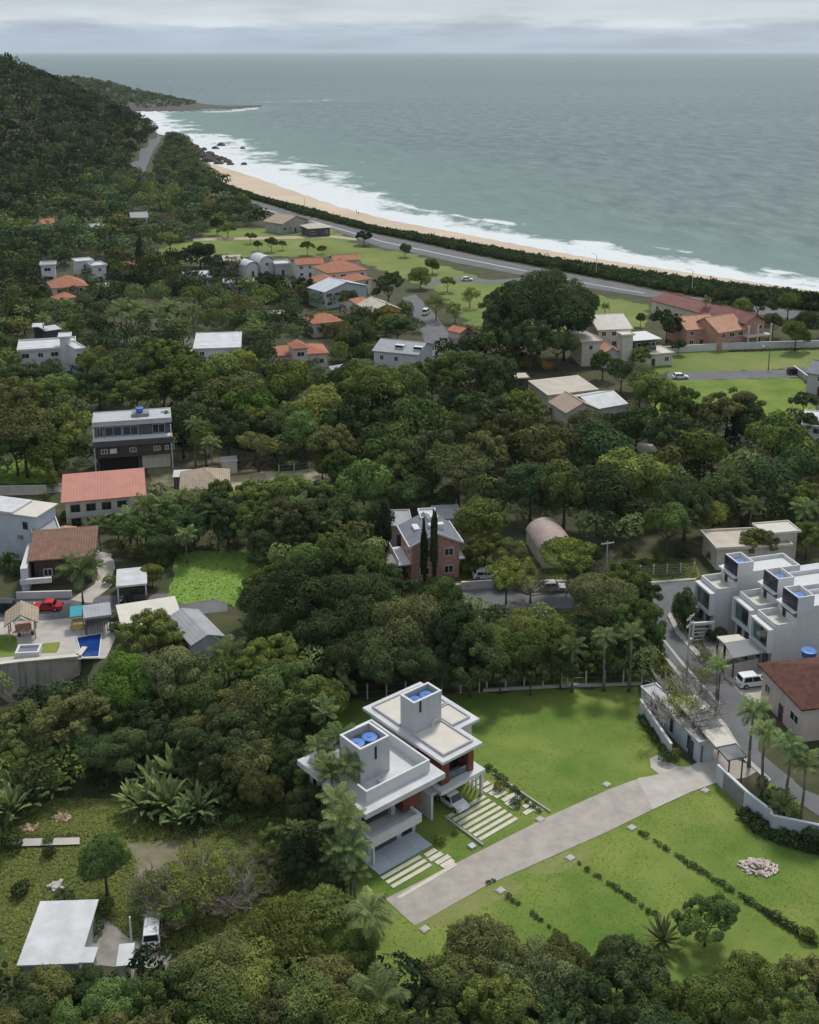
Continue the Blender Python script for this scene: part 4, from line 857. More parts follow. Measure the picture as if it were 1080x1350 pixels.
def playhouse():
    loc, w, rz = frame((92,815),(110,813),2.2); e = empty('playhouse', 'small playhouse with teal roof and yellow base beside the pool', 'playhouse', loc, rz); d = 2.3
    roof_mesh('shed', w, d, 2.2, .5).build('roof', M['teal'], e); MB().ring(.1,.1,w-.1,d-.1,0.4,1.0,.08).build('base', M['yellow'], e); [MB().box(x,y,0,x+.1,y+.1,2.2).build('post', M['timber'], e) for x in (.1,w-.2) for y in (.1,d-.2)]
playhouse()
carport('long grey roofed shelter open towards the swimming pool', (110,815), (147,810), 2.9, 4.0, 'greyroof', 'darkgrey', 'poolside_shelter')
def pool():
    q = [(101,839),(134,834),(131,866),(117,863),(110,870),(97,871)]
    q = [(100,841),(135,835),(131,868),(108,869)]
    o0 = G(*q[0]); e = empty('swimming_pool', 'deep blue swimming pool half hidden by trees on the terrace', 'swimming pool', o0); v = [G(*p)-o0 for p in q]; c_ = sum(v, Vector())/4
    MB().prism([(p.x,p.y) for p in v][::-1], .06, .16).build('rim', M['cleanwhite'], e); MB().prism([(p.lerp(c_,.1).x,p.lerp(c_,.1).y) for p in v][::-1], .05, .168).build('water', M['pool'], e)
pool()
def planter(label, px, w, d, h):
    e = empty('planter_box', label, 'planter', G(*px), R_(6)); MB().ring(0,0,w,d,0,h,.3).build('rim', M['cleanwhite'], e); MB().box(.3,.3,0,w-.3,d-.3,h-.3).build('cover', M['slate'], e)
planter('white rimmed box with glass cover at the top of the retaining wall', (20,870), 3.2, 2.4, 1.0)
car('bright red coupe parked on the street beside the garden kiosk', 'redpaint', 63, 803, R_(181), .03, 'sedan', L_=4.4)
car('dark blue car parked behind the garden kiosk at the left edge', 'blackpaint', 2, 806, R_(178), .03, 'suv', L_=4.4)
car('dark car standing in front of the white flat carport', 'blackpaint', 178, 794, R_(185), .03, 'hatch')
car('silver hatchback parked on the road beside the vaulted shed', 'silverpaint', 729, 778, R_(3), .04, 'hatch', L_=3.9)
car('white car half hidden by a tree in front of the brick house', 'whitepaint', 640, 762, R_(5), .03, 'hatch')
car('white pickup sized car under the thin tree by the small white roof', 'whitepaint', 202, 1232, R_(98), .05, 'suv', L_=4.6)
car('white car on the far road below the pale field', 'whitepaint', 897, 499, R_(2), .05, 'hatch')
car('dark car beside the lamp post on the far road', 'blackpaint', 1048, 493, R_(4), .05, 'suv')
car('white van on the local road leading to the highway', 'whitepaint', 562, 414, R_(75), .05, 'van', L_=4.8)
car('white car on the small road beside the highway', 'whitepaint', 616, 370, R_(0), .06, 'hatch')
# bottom left buildings
house('white_roof_building', 'plain building with bright white rectangular roof at the lower left', 'building', (22,1275), (105,1272), 3.0, pB=(27,1191), roof='flat', par=.0, wall='softgrey', rm='roofwhite', win='f', ov=.4, seed=16)
house('roof_annex', 'low white roof attached to the bright white rectangular roof', 'building', (104,1271), (123,1271), 3.2, depth=1.8, roof='flat', par=.0, wall='softgrey', rm='roofwhite', win='', ov=.2, clear=False)
house('small_shed', 'small shed with weathered white roof beside the parked white car', 'shed', (153,1276), (174,1274), 2.6, depth=2.6, roof='flat', par=.0, wall='cream', rm='roofwhite', win='', ov=.15)
# middle yards
def container():
    loc, w, rz = frame((229,628),(250,627),2.8); e = empty('site_container', 'dark green container under a white roof sheet in the yard', 'container', loc, rz)
    MB().box(0,0,0,w,3,2.5).build('body', M['darkgrey'], e); MB().box(-.2,-.2,2.6,w+.3,3.6,2.75).build('roof', M['roofwhite'], e); [MB().box(.3+i*.5,-.04,.1,.5+i*.5,0,2.4).build('rib', M['midgrey'], e) for i in range(int(w/.5)-1)]
container()
house('tiled_house', 'squat house with greenish brown hip roof at the edge of the yard', 'house', (236,648), (304,644), 3.0, depth=10, roof='hip', rise=2.2, wall='cream', rm='tanroof', win='f', ov=.6, seed=17)
house('small_shed', 'small white roofed shelter on the sandy yard', 'shed', (292,610), (314,608), 2.6, depth=3, roof='flat', par=.0, wall='cream', rm='roofwhite', win='', ov=.2)
# far houses: label, px...
FAR = [
 ('modern_house','white terraced modern house with roof blocks at far left','house',(22,464),(100,459),6.0,dict(depth=11,wall='white',rm='roofwhite',par=.4,win='f',seed=21)),
 ('roof_annex','white stair block on the terraced modern house','house',(76,446),(94,445),9.0,dict(depth=5,wall='cleanwhite',rm='roofwhite',par=.2,win='',clear=False)),
 ('white_block','tall white wing at the right end of the terraced modern house','house',(99,462),(113,460),7.0,dict(depth=9,wall='cleanwhite',rm='roofwhite',par=.3,win='fr',seed=22)),
 ('flat_roof_house','small white roofed shed behind the terraced modern house','shed',(42,432),(58,431),4,dict(depth=5,wall='darkgrey',rm='roofwhite',par=0,win='')),
 ('flat_roof_house','second small white roofed shed behind the terraced modern house','shed',(60,437),(82,434),4,dict(depth=6,wall='darkgrey',rm='roofwhite',par=0,win='')),
 ('white_roof_house','white house with large white roof beside the left street','house',(254,461),(318,459),6.0,dict(pB=(256,440),wall='white',rm='roofwhite',par=.15,win='f',seed=23)),
 ('flat_roof_house','low white flat roof in front of the large white roof house','house',(248,481),(298,479),3.0,dict(depth=5,wall='cream',rm='roofwhite',par=0,win='',clear=False)),
 ('orange_roof_house','orange hip roofed house in dark trees at far left','house',(68,381),(117,377),5.0,dict(depth=12,roof='hip',rise=3.0,wall='cream',rm='orange',win='f',seed=24)),
 ('orange_roof_house','lower orange roofed wing in front of the far left orange roof','house',(76,396),(104,392),3.5,dict(depth=6,roof='hip',rise=1.5,wall='cream',rm='orange',win='',clear=False)),
 ('white_block','narrow white three storey block above the far left orange roof','building',(52,351),(74,350),9.0,dict(depth=7,wall='white',rm='greyroof',par=.4,win='f',ww=2.2,seed=25)),
 ('white_roof_house','bright white roofed houses beside the narrow white block','house',(100,346),(124,344),7.0,dict(depth=7,wall='white',rm='roofwhite',par=.3,win='f',seed=26)),
 ('white_roof_house','white house with stepped roof left of the cypress','house',(122,352),(142,350),6.0,dict(depth=8,wall='cleanwhite',rm='roofwhite',par=.4,win='f',seed=27)),
 ('white_roof_house','small white house below the stepped roof house','house',(128,380),(147,378),4.0,dict(depth=5,roof='gable',rise=1,wall='white',rm='roofwhite',win='',seed=27)),
 ('tiled_house','small brown roofed house at the foot of the lone cypress','house',(164,352),(182,350),3.5,dict(depth=7,roof='gable',rise=1.2,wall='cream',rm='pinkorange',win='f',seed=28)),
 ('orange_roof_house','tiny orange roof among dark trees nearest the wooded hill','house',(57,297),(76,295),5.0,dict(depth=9,roof='gable',rise=2,wall='cream',rm='orange',win='')),
 ('white_roof_house','small white house half hidden at the foot of the wooded hill','house',(2,292),(18,290),5,dict(depth=8,wall='white',rm='roofwhite',win='f')),
 ('white_roof_house','grey white roof among trees below the hill road','house',(122,302),(144,300),5,dict(depth=9,roof='gable',rise=1.5,wall='white',rm='greyroof',win='f')),
 ('white_roof_house','white gabled house in trees nearest the hill road','house',(172,288),(196,287),6,dict(depth=10,roof='gable',rise=2,wall='white',rm='greyroof',win='f',seed=3)),
 ('orange_roof_house','small red roof beside the upper pasture trees','house',(210,300),(228,302),4,dict(depth=8,roof='gable',rise=1.5,wall='cream',rm='orange',win='')),
 ('flat_roof_house','low white flat roof beside the round dark tree','house',(243,368),(280,366),4.0,dict(depth=13,wall='white',rm='roofwhite',par=.2,win='f',seed=29)),
 ('white_roof_house','long bright white flat roof below the pasture','house',(293,374),(335,373),4.0,dict(depth=8,wall='white',rm='roofwhite',par=.2,win='f',seed=30)),
 ('tiled_house','beige walled house with pinkish tile roof at the pasture edge','house',(294,345),(319,344),5.0,dict(depth=9,roof='gable',rise=1.5,wall='pinkwall',rm='beigeroof',win='f',seed=31)),
 ('vaulted_house','house with white barrel vault roof at the pasture edge','house',(343,346),(362,344),5.0,dict(depth=9,roof='vault',rise=2,wall='white',rm='roofwhite',win='f',seed=32)),
 ('vaulted_house','smaller house with white barrel vault roof beside the pink tile roof','house',(325,352),(342,350),4.0,dict(depth=8,roof='vault',rise=1.6,wall='white',rm='roofwhite',win='f',seed=33)),
 ('white_roof_house','pale flat roofed house between the white vaults and the red roof','house',(362,350),(384,349),4.0,dict(depth=9,wall='softgrey',rm='roofwhite',win='f',seed=34)),
 ('red_roof_house','long orange red roofed house at the upper end of the red roof group','house',(390,350),(428,348),5.0,dict(depth=8,roof='gable',rise=1.7,wall='white',rm='orange',win='f',seed=35)),
 ('red_roof_house','largest orange red hip roof in the group below the pasture','house',(432,361),(486,356),6.0,dict(depth=14,roof='hip',rise=3,wall='cream',rm='orange',win='f',seed=36)),
 ('red_roof_house','lower orange red roof in front of the largest red hip roof','house',(420,374),(452,370),5.0,dict(depth=9,roof='hip',rise=2,wall='cream',rm='orange',win='f',seed=37)),
 ('red_roof_house','small orange red roofed house behind the largest red hip roof','house',(440,345),(476,343),5.0,dict(depth=8,roof='gable',rise=1.6,wall='cream',rm='orange',win='',seed=71)),
 ('red_roof_house','orange red roofed house between the largest red hip roof and the pasture edge conifer','house',(462,372),(492,368),5.0,dict(depth=8,roof='hip',rise=1.8,wall='cream',rm='orange',win='f',seed=72)),
 ('gabled_house','pale blue grey gabled house in front of the red roofs','house',(428,386),(486,377),5.5,dict(depth=10,roof='gable',rise=2.3,ridge='v',wall='bluegrey',rm='bluegrey',win='f',seed=38)),
 ('yellow_house','yellow fronted house with double pale gabled roof beside the local road','house',(490,412),(530,408),5.0,dict(depth=12,roof='gable',rise=2,ridge='v',wall='yellow',rm='beigeroof',win='f',seed=39)),
 ('tiled_house','orange brown roofed house between the blue gable and the yellow front','house',(473,404),(492,400),4.5,dict(depth=9,roof='gable',rise=1.4,wall='cream',rm='orange',win='f',seed=40)),
 ('tiled_house','orange tiled house with pale walls in the trees below the blue gable','house',(412,428),(454,424),4.0,dict(depth=9,roof='hip',rise=2,wall='cream',rm='orange',win='f',seed=41)),
 ('flat_roof_house','long low white roof in trees left of the orange tiled house','house',(346,415),(376,414),3.5,dict(depth=5,wall='white',rm='roofwhite',par=0,win='',seed=42)),
 ('flat_roof_house','low grey roof behind trees below the white vaults','house',(388,385),(420,383),3.5,dict(depth=8,wall='softgrey',rm='greyroof',win='f',seed=43)),
 ('red_roof_house','wide low red tile roof with a raised middle block among trees','house',(366,470),(434,466),4.0,dict(depth=10,roof='hip',rise=1.6,wall='cream',rm='orange',win='f',seed=44)),
 ('roof_block','raised block with small red hip roof on the wide low red tile roof','house',(386,461),(408,459),6.5,dict(depth=6,roof='hip',rise=1.5,wall='pinkwall',rm='orange',win='f',dr=False,clear=False)),
 ('white_roof_house','white house with grey white sheet roof and skylights near the local road','house',(490,463),(552,469),6.5,dict(depth=12,roof='gable',rise=1.8,wall='white',rm='greyroof',win='fl',seed=45)),
 ('small_shed','small grey white roof in front of the wide low red tile roof','shed',(440,492),(462,488),3,dict(depth=5,roof='gable',rise=1,wall='white',rm='greyroof',win='')),
 ('small_shed','small orange roof beside the end of the local road','shed',(588,436),(607,440),3.5,dict(depth=6,roof='gable',rise=1,wall='cream',rm='orange',win='')),
 ('small_shed','dark roofed shed below the big dark fig tree','shed',(675,500),(700,499),3,dict(depth=5,wall='darkgrey',rm='beigeroof',par=.1,win='f')),
 ('beach_house','long two wing beach bar with straw coloured gabled roof beside the highway','house',(372,296),(410,291),4.5,dict(depth=14,roof='gable',rise=3,ridge='v',wall='oldwall',rm='tanroof',win='f',ov=.8,seed=46)),
 ('beach_house','lower pale roofed wing of the straw coloured beach bar','house',(406,302),(438,300),3.8,dict(depth=12,roof='hip',rise=1.6,wall='darkgrey',rm='beigeroof',win='f',ov=.8,seed=47)),
 ('cream_house','tall cream gabled house right of the big dark fig tree','house',(788,436),(835,434),8.0,dict(pB=(782,418),roof='gable',rise=2.4,wall='cream',rm='creamroof',win='f',dr=False,seed=48)),
 ('cream_wing','lower cream wing on the fig tree side of the tall cream gabled house','house',(766,452),(795,451),6.5,dict(depth=12,wall='cream',rm='beigeroof',par=.3,win='f',seed=49)),
 ('cream_wing','small front gable of the tall cream gabled house','house',(792,470),(823,469),3.2,dict(depth=7,roof='gable',rise=2.2,ridge='v',wall='bluegrey',rm='pinkorange',win='f',seed=50)),
 ('cream_tower','narrow beige and dark tower in front of the tall cream gabled house','tower',(820,443),(838,442),9.0,dict(depth=4,wall='cream',rm='creamroof',par=.2,win='')),
 ('modern_wing','modern wing with white roof slab and dark glass beside the narrow tower','house',(836,450),(873,447),6.5,dict(depth=9,wall='darkgrey',rm='cleanwhite',par=0,win='f',ww=2.5,ov=1.0,seed=51)),
 ('modern_wing','long low pale slab in front of the modern dark glass wing','house',(836,470),(890,466),3.2,dict(depth=8,wall='cream',rm='creamroof',par=.2,win='f',seed=52)),
 ('long_roof_house','long low building with faded red brown roof by the beach hedge','house',(857,396),(940,418),4.0,dict(depth=13,roof='gable',rise=1.8,wall='cream',rm='redbrown',win='f',seed=53)),
 ('orange_roof_house','orange gabled house nearest the cream tower','house',(905,436),(949,433),5.0,dict(depth=12,roof='gable',rise=2.6,wall='brick',rm='pinkorange',win='f',seed=54)),
 ('orange_roof_house','orange roofed house between the orange gable and the cream columns','house',(948,440),(986,434),5.0,dict(depth=12,roof='gable',rise=3.2,wall='brick',rm='pinkorange',win='f',seed=55)),
 ('column_house','red fronted gabled house with cream columns and balcony','house',(982,428),(1014,424),6.5,dict(depth=14,roof='gable',rise=2.2,ridge='v',wall='brick',rm='redbrown',win='f',ov=.8,ww=1.8,seed=56)),
 ('tan_roof_house','tan tile roofed house below the big dark fig tree','house',(722,522),(790,514),4.0,dict(depth=10,roof='shed',rise=.8,wall='cream',rm='beigeroof',win='f',seed=57)),
 ('tan_roof_house','brownish gabled house beside the tan tile roof','house',(746,546),(792,541),4.0,dict(depth=9,roof='gable',rise=2.0,ridge='v',wall='cream',rm='tanroof',win='f',seed=58)),
 ('white_roof_house','white sheet roofed house beside the brownish gable','house',(784,541),(829,533),4.0,dict(depth=11,roof='gable',rise=1.6,wall='white',rm='roofwhite',win='f',seed=59)),
 ('white_roof_house','low white flat roof in the trees below the bright field','house',(974,575),(1010,573),4,dict(depth=6,wall='cream',rm='roofwhite',par=.2,win='f')),
 ('white_roof_house','white flat roof at the right edge below the grey wall','house',(1056,561),(1100,566),5,dict(depth=11,wall='white',rm='roofwhite',par=.2,win='f',seed=60)),
 ('grey_house','grey walled house with dark pitched roof at the right edge','house',(1062,492),(1100,498),5,dict(depth=11,roof='gable',rise=2,wall='softgrey',rm='slate',win='fl',seed=61)),
 ('small_shed','low pale roof glimpsed in the forest below the bright field','shed',(845,598),(870,597),3,dict(depth=5,wall='cream',rm='beigeroof',par=.1,win=''))]
for nm, lb, ct, a, b, h, kw in FAR: house(nm, lb, ct, a, b, h, **kw)
# column house: cream columns
lo, w, rz = frame((982,428),(1014,424),6.5)
e = [o for o in C.objects if o.name.startswith('column_house')][0]
for x in (.2, w*.4, w-.5): blk(e, x, -1.6, -.1, x+.35, -1.25, 6.4, 'column', 'creamroof')
blk(e, .1, -1.65, 3.0, w-.1, .7, 3.3, 'balcony', 'creamroof')
# skylights on the sheet roof house
e = [o for o in C.objects if o.get('label','').startswith('white house with grey white sheet')][0]
for x in (5.5, 10.5): blk(e, x, 2.0, 7.3, x+2.4, 3.4, 8.2, 'dormer', 'cleanwhite'); blk(e, x+.2, 1.95, 7.6, x+2.2, 1.99, 8.1, 'dormer_window', 'glass')
# ------------------------------------------------------------------ poles, lamps, small things
def pole(label, px, h, m='postgrey', arms=1, lamp=False, rz=0.2, r=.14):
    e = empty('street_lamp' if lamp else 'utility_pole', label, 'street lamp' if lamp else 'utility pole', G(*px), rz); MB().tube([(0,0,-.2),(0,0,h)], [r,r*.65], 8).build('pole', M[m], e)
    if lamp: MB().tube([(0,0,h-.1),(-.5,0,h+.5),(-1.6,0,h+.75)], .06, 6).build('arm', M[m], e); MB().box(-2.2,-.14,h+.68,-1.5,.14,h+.82).build('lamp_head', M['lampglass'], e)
    else:
        for i in range(arms):
            z = h-.4-i*1.0; a = MB().box(-1.1,-.06,z,1.1,.06,z+.12).build('crossarm', M['timber' if m != 'postgrey' else 'postgrey'], e)
            for x in (-.95,-.4,.4,.95): MB().lathe([(.05,0),(.07,.08),(.03,.2)], 6, (x,0,z+.12)).build('insulator', M['lampglass'], a)
pole('tall concrete utility pole beside the corner road', (905,898), 9.5, arms=2, rz=.9)
e_ = [o for o in C.objects if o.name == 'utility_pole'][0]; MB().lathe([(.25,5.2),(.3,5.25),(.3,6.0),(.22,6.05)], 10, (.4,0,0)).build('transformer', M['metal'], e_)
pole('concrete pole with pale crossarm behind the vaulted shed', (799,762), 6.2, rz=.3)
pole('street lamp with curved arm on the far road', (1013,488), 5.8, 'darkgrey', lamp=True)
pole('street lamp at the left street beside the palms', (215,452), 5.5, lamp=True)
pole('thin pole at the roadside below the grey carport roof', (946,935), 7.0, 'darkgrey', arms=1, rz=.6, r=.1)
pole('short white post beside the small white shed', (174,1250), 3.4, 'cleanwhite', arms=0)
pole('highway lamp nearest the beach bar', (402,281), 8, lamp=True); pole('highway lamp above the big dark fig tree', (786,365), 8, lamp=True); pole('highway lamp beside the faded red brown roof', (912,388), 8, lamp=True)
for i, (x, y, t) in enumerate(((560,1226,'at the near corner of the driveway end'),(660,1175,'beside the first hedge row along the driveway'),(752,1132,'beside the second hedge row along the driveway'),(833,1092,'beside the third hedge row along the driveway'),(800,1035,'on the big lawn edge above the driveway'),(712,1081,'at the end of the carport garden path'),(930,1043,'beside the entrance wall on the lawn'))):
    e = empty('meter_slab', 'small pale concrete slab '+t, 'slab', G(x,y), HZ); MB().box(-.42,-.36,0,.42,.36,.13).build('box', M['pale_concrete'], e); MB().box(-.33,-.28,.13,.33,.28,.17).build('lid', M['kerb'], e)
def heap(label, px, rad, n, m, sz, long=1.0, seed=0, flat=.35):
    rng = random.Random(seed); mb = MB()
    for i in range(n):
        a = rng.uniform(0, 6.28); q = rad*math.sqrt(rng.random()); s = sz*rng.uniform(.5,1.3); x, y = q*math.cos(a)*1.5, q*math.sin(a); z = flat*rad*max(0,(1-(q/rad)))*rng.random()
        rz = rng.uniform(0,3.14); l_ = s*long*rng.uniform(.6,1.4)
        c_, s_ = math.cos(rz)*l_, math.sin(rz)*l_; k = s*.5
        d1 = Vector((c_,s_,rng.uniform(-.3,.3)*s)); d2 = Vector((-math.sin(rz)*k,math.cos(rz)*k,rng.uniform(-.2,.2)*k)); d3 = Vector((0,0,k)); o_ = Vector((x,y,z))
        v = [o_+d1*a_+d2*b_+d3*c2 for c2 in (0,1) for a_, b_ in ((-.5,-.5),(.5,-.5),(.5,.5),(-.5,.5))]
        mb.add(v, [(3,2,1,0),(4,5,6,7),(0,1,5,4),(1,2,6,5),(2,3,7,6),(3,0,4,7)])
    o = mb.build('rubble_pile', M[m]); o.location = G(*px); return tag(o, label, 'rubble pile')
heap('heap of pale broken rubble on the lawn by the right edge', (1001,1145), 1.25, 190, 'rubble', .30, 1.6, 1)
heap('scattered pile of reddish planks and bricks in the lower left garden', (83,1079), .62, 60, 'timber', .26, 2.2, 2)
heap('small pile of grey cut brush beside the reddish planks', (38,1092), .5, 50, 'timber', .3, 2.5, 3)
heap('pale stones beside the left garden tree', (72,1170), .5, 14, 'pale_concrete', .6, 1.2, 4)
heap('row of pale debris along the edge of the sandy yard', (335,612), 3.0, 110, 'dirt', .8, 1.5, 5)
def boulder(label, px, r, seed):
    rng = random.Random(seed); mb = MB(); v = []; n = 10
    for i in range(7):
        ph = math.pi*(i/6-.5)
        for k in range(n): t = 2*math.pi*k/n; q = r*(1+rng.uniform(-.22,.22)); v.append((q*math.cos(ph)*math.cos(t)*1.3, q*math.cos(ph)*math.sin(t), q*math.sin(ph)*.7))
    mb.add(v, [(i*n+k,i*n+(k+1)%n,(i+1)*n+(k+1)%n,(i+1)*n+k) for i in range(6) for k in range(n)]); o = mb.build('boulder', M['rock']); p = G(*px, -1); o.location = (p.x,p.y,-1+r*.2); tag(o, label, 'boulder', 'boulders in the surf at the end of the beach')
for i, (x, y, r) in enumerate(((264,205,4.5),(270,208,4),(259,200,4),(276,204,3),(283,210,4),(292,211,3.2),(300,214,2.6),(275,213,4.5),(268,198,2.6),(292,192,3),(284,196,2.4),(304,217,2.2),(322,217,2),(288,216,3),(255,194,3.4),(320,196,1.8))):
    boulder(['dark rounded boulder','low dark boulder','dark angular boulder','wide dark boulder'][i%4]+' in the beach end foam, '+['first','second','third','fourth'][i//4]+' of its shape from the knoll', (x,y), r, i)
def person(label, px, h=1.7):
    p = G(*px, hfun(px[0], G(*px).y)); me = bpy.data.meshes.new('person')
    j = [(0,0,.9),(0,0,1.2),(0,0,1.42),(0,0,1.5),(0,0,1.62),(-.1,0,.85),(-.13,.08,.48),(-.14,.02,.05),(.1,0,.85),(.13,-.1,.48),(.14,-.14,.05),(-.2,0,1.38),(-.25,.05,1.1),(-.24,-.06,.88),(.2,0,1.38),(.25,-.05,1.1),(.24,.08,.88)]
    ed = [(0,1),(1,2),(2,3),(3,4),(0,5),(5,6),(6,7),(0,8),(8,9),(9,10),(2,11),(11,12),(12,13),(2,14),(14,15),(15,16)]
    me.from_pydata(j, ed, []); me.materials.append(M['cloth']); o = link('person', me); o.location = p
    md = o.modifiers.new('skin', 'SKIN'); rr = [.15,.15,.14,.06,.11,.1,.075,.05,.1,.075,.05,.06,.045,.035,.06,.045,.035]
    for v, q in zip(me.skin_vertices[0].data, rr): v.radius = (q, q*.8)
    me.skin_vertices[0].data[0].use_root = True; o.modifiers.new('sub', 'SUBSURF').render_levels = 1; tag(o, label, 'person')
person('person in dark clothes walking on the sand, nearer the water', (470,281)); person('person in dark clothes walking on the sand, a step behind the other', (473,283))
#SECTION4
# ------------------------------------------------------------------ vegetation prototypes
def rand_dirs(g, n, zmin=-1.0):
    z = g.uniform(zmin, 1, n); t = g.uniform(0, 2*np.pi, n); r = np.sqrt(1-z*z); return np.stack([r*np.cos(t), r*np.sin(t), z], 1)
def leaf_quads(g, pos, nrm, size):
    n = len(pos); a = np.cross(nrm, g.normal(size=(n,3))); a /= np.linalg.norm(a, axis=1, keepdims=True)+1e-9; b = np.cross(nrm, a)
    s = size*g.uniform(.55,1.4,(n,1)); l = s*g.uniform(.9,1.5,(n,1)); w = s*g.uniform(.5,.8,(n,1))
    v = np.stack([pos-a*l*.5, pos+b*w*.5, pos+a*l*.5, pos-b*w*.5], 1).reshape(-1,3)
    return v, np.arange(4*n).reshape(n,4)
def crown_data(seed, ncl, nleaf, leaf, shape=(1,1,.8), rc=(.26,.44), zmin=-.35, spread=.72, jit=.55, loose=.25):
    g = np.random.default_rng(seed)
    d = rand_dirs(g, ncl, zmin); c = d*g.uniform(spread*.72, spread*1.05, (ncl,1)); k = max(1, ncl//6); c[:k] *= .45
    c[:, :2] += g.normal(0, .06, (ncl,2)); R = g.uniform(*rc, ncl); cl = g.integers(0, ncl, nleaf) if True else 0
    pw = R**2/np.sum(R**2); cl = g.choice(ncl, nleaf, p=pw)
    dd = rand_dirs(g, nleaf, -.75); rad = (R[cl]*(1-loose*g.random(nleaf)**1.5))[:,None]
    wob = 1 + .16*np.sin(5*dd[:,:1]+cl[:,None])*np.cos(4*dd[:,1:2]+2*cl[:,None])
    pos = c[cl] + dd*rad*wob
    # keep only what is near the outside of the union, so the leaves go where they show
    inside = np.zeros(nleaf, bool)
    for i in range(ncl): inside |= (np.linalg.norm(pos-c[i], axis=1) < R[i]*.70) & (cl != i)
    keep = ~inside | (g.random(nleaf) < .12); pos, dd, cl = pos[keep], dd[keep], cl[keep]
    nrm = dd + g.normal(0, jit, dd.shape); nrm[:,2] += .25; nrm /= np.linalg.norm(nrm, axis=1, keepdims=True)
    ct = g.beta(2, 2, ncl); tint = np.clip(ct[cl]*.62 + g.beta(2,2,len(pos))*.5 - .06, 0, 1)
    v, f = leaf_quads(g, pos*np.array(shape), nrm, leaf); return v, f, tint
def branchy(seed, k=1.0, r=.045, limbs=5, sub=3, reach=.75, twigs=0, lean=0):
    rng = random.Random(seed); mb = MB()
    top = Vector((lean, 0, .62*k)); mb.tube([(0,0,-.04),(lean*.2,rng.uniform(-.02,.02),.2*k),tuple(top*.55),tuple(top)], [r*1.35,r,r*.85,r*.55], 7)
    for i in range(limbs):
        t = 2*math.pi*(i+rng.uniform(-.3,.3))/limbs; el = rng.uniform(.25,.9); b = top*rng.uniform(.55,1.0)
        d = Vector((math.cos(t)*math.cos(el), math.sin(t)*math.cos(el), math.sin(el))); L_ = reach*rng.uniform(.65,1.0); m = b+d*L_*.5+Vector((0,0,-.03)); e_ = b+d*L_
        mb.tube([b,m,e_], [r*.5,r*.36,r*.15], 5)
        for j in range(sub):
            q = b.lerp(e_, rng.uniform(.35,.85)); d2 = (d+Vector((rng.uniform(-.9,.9),rng.uniform(-.9,.9),rng.uniform(-.1,.9)))).normalized(); e2 = q+d2*L_*rng.uniform(.3,.55)
            mb.tube([q,q.lerp(e2,.5)+Vector((0,0,.02)),e2], [r*.22,r*.16,r*.07], 4, False)
            for w_ in range(twigs):
                q3 = q.lerp(e2, rng.uniform(.2,1)); e3 = q3+(d2+Vector((rng.uniform(-1,1),rng.uniform(-1,1),rng.uniform(-.3,1)))).normalized()*L_*rng.uniform(.12,.3); mb.tube([q3,e3], [r*.16,r*.09], 3, False)
    return mb
def mesh_of(mb, name, m):
    me = bpy.data.meshes.new(name); me.from_pydata(mb.v, [], mb.f); me.materials.append(m); me.polygons.foreach_set('use_smooth', [True]*len(me.polygons)); return me
CR = {}
def proto(key, n, seed, *a, **kw):
    CR[key] = []
    for i in range(n):
        v, f, t = crown_data(seed+i*17, *a, **kw); CR[key].append(np_mesh('crown_'+key, v, f, LEAF['MG'], {'tint': t}))
proto('fine', 6, 11, 54, 36000, .051, rc=(.15,.36), jit=.45)
proto('big', 3, 23, 80, 44000, .041, rc=(.15,.30), spread=.82, jit=.45)
proto('mid', 6, 101, 34, 13000, .086, rc=(.20,.40), jit=.45)
proto('airy', 4, 171, 64, 25000, .051, rc=(.11,.24), spread=.95, loose=.45, zmin=-.25, jit=.5)
proto('airym', 4, 181, 56, 11000, .08, rc=(.12,.25), spread=.95, loose=.45, zmin=-.25, jit=.5)
proto('flat', 3, 301, 40, 12000, .075, shape=(1.12,1.12,.42), rc=(.2,.34), zmin=-.1)
proto('tall', 3, 401, 34, 11000, .075, shape=(.66,.66,1.15), zmin=-.8)
proto('sparse', 3, 501, 40, 4200, .062, rc=(.16,.30), spread=.85, loose=.6)
proto('small', 4, 601, 12, 1100, .17, rc=(.35,.55), spread=.5, zmin=-.2)
proto('dot', 3, 651, 7, 260, .30, rc=(.4,.6), spread=.45, zmin=-.1)
TR = [mesh_of(branchy(i+1, 1.25), 'trunk', M['bark']) for i in range(4)]
BARE = [mesh_of(branchy(i+40, 1.0, .045, 11, 8, 1.05, 9), 'branches', M['twig']) for i in range(3)]
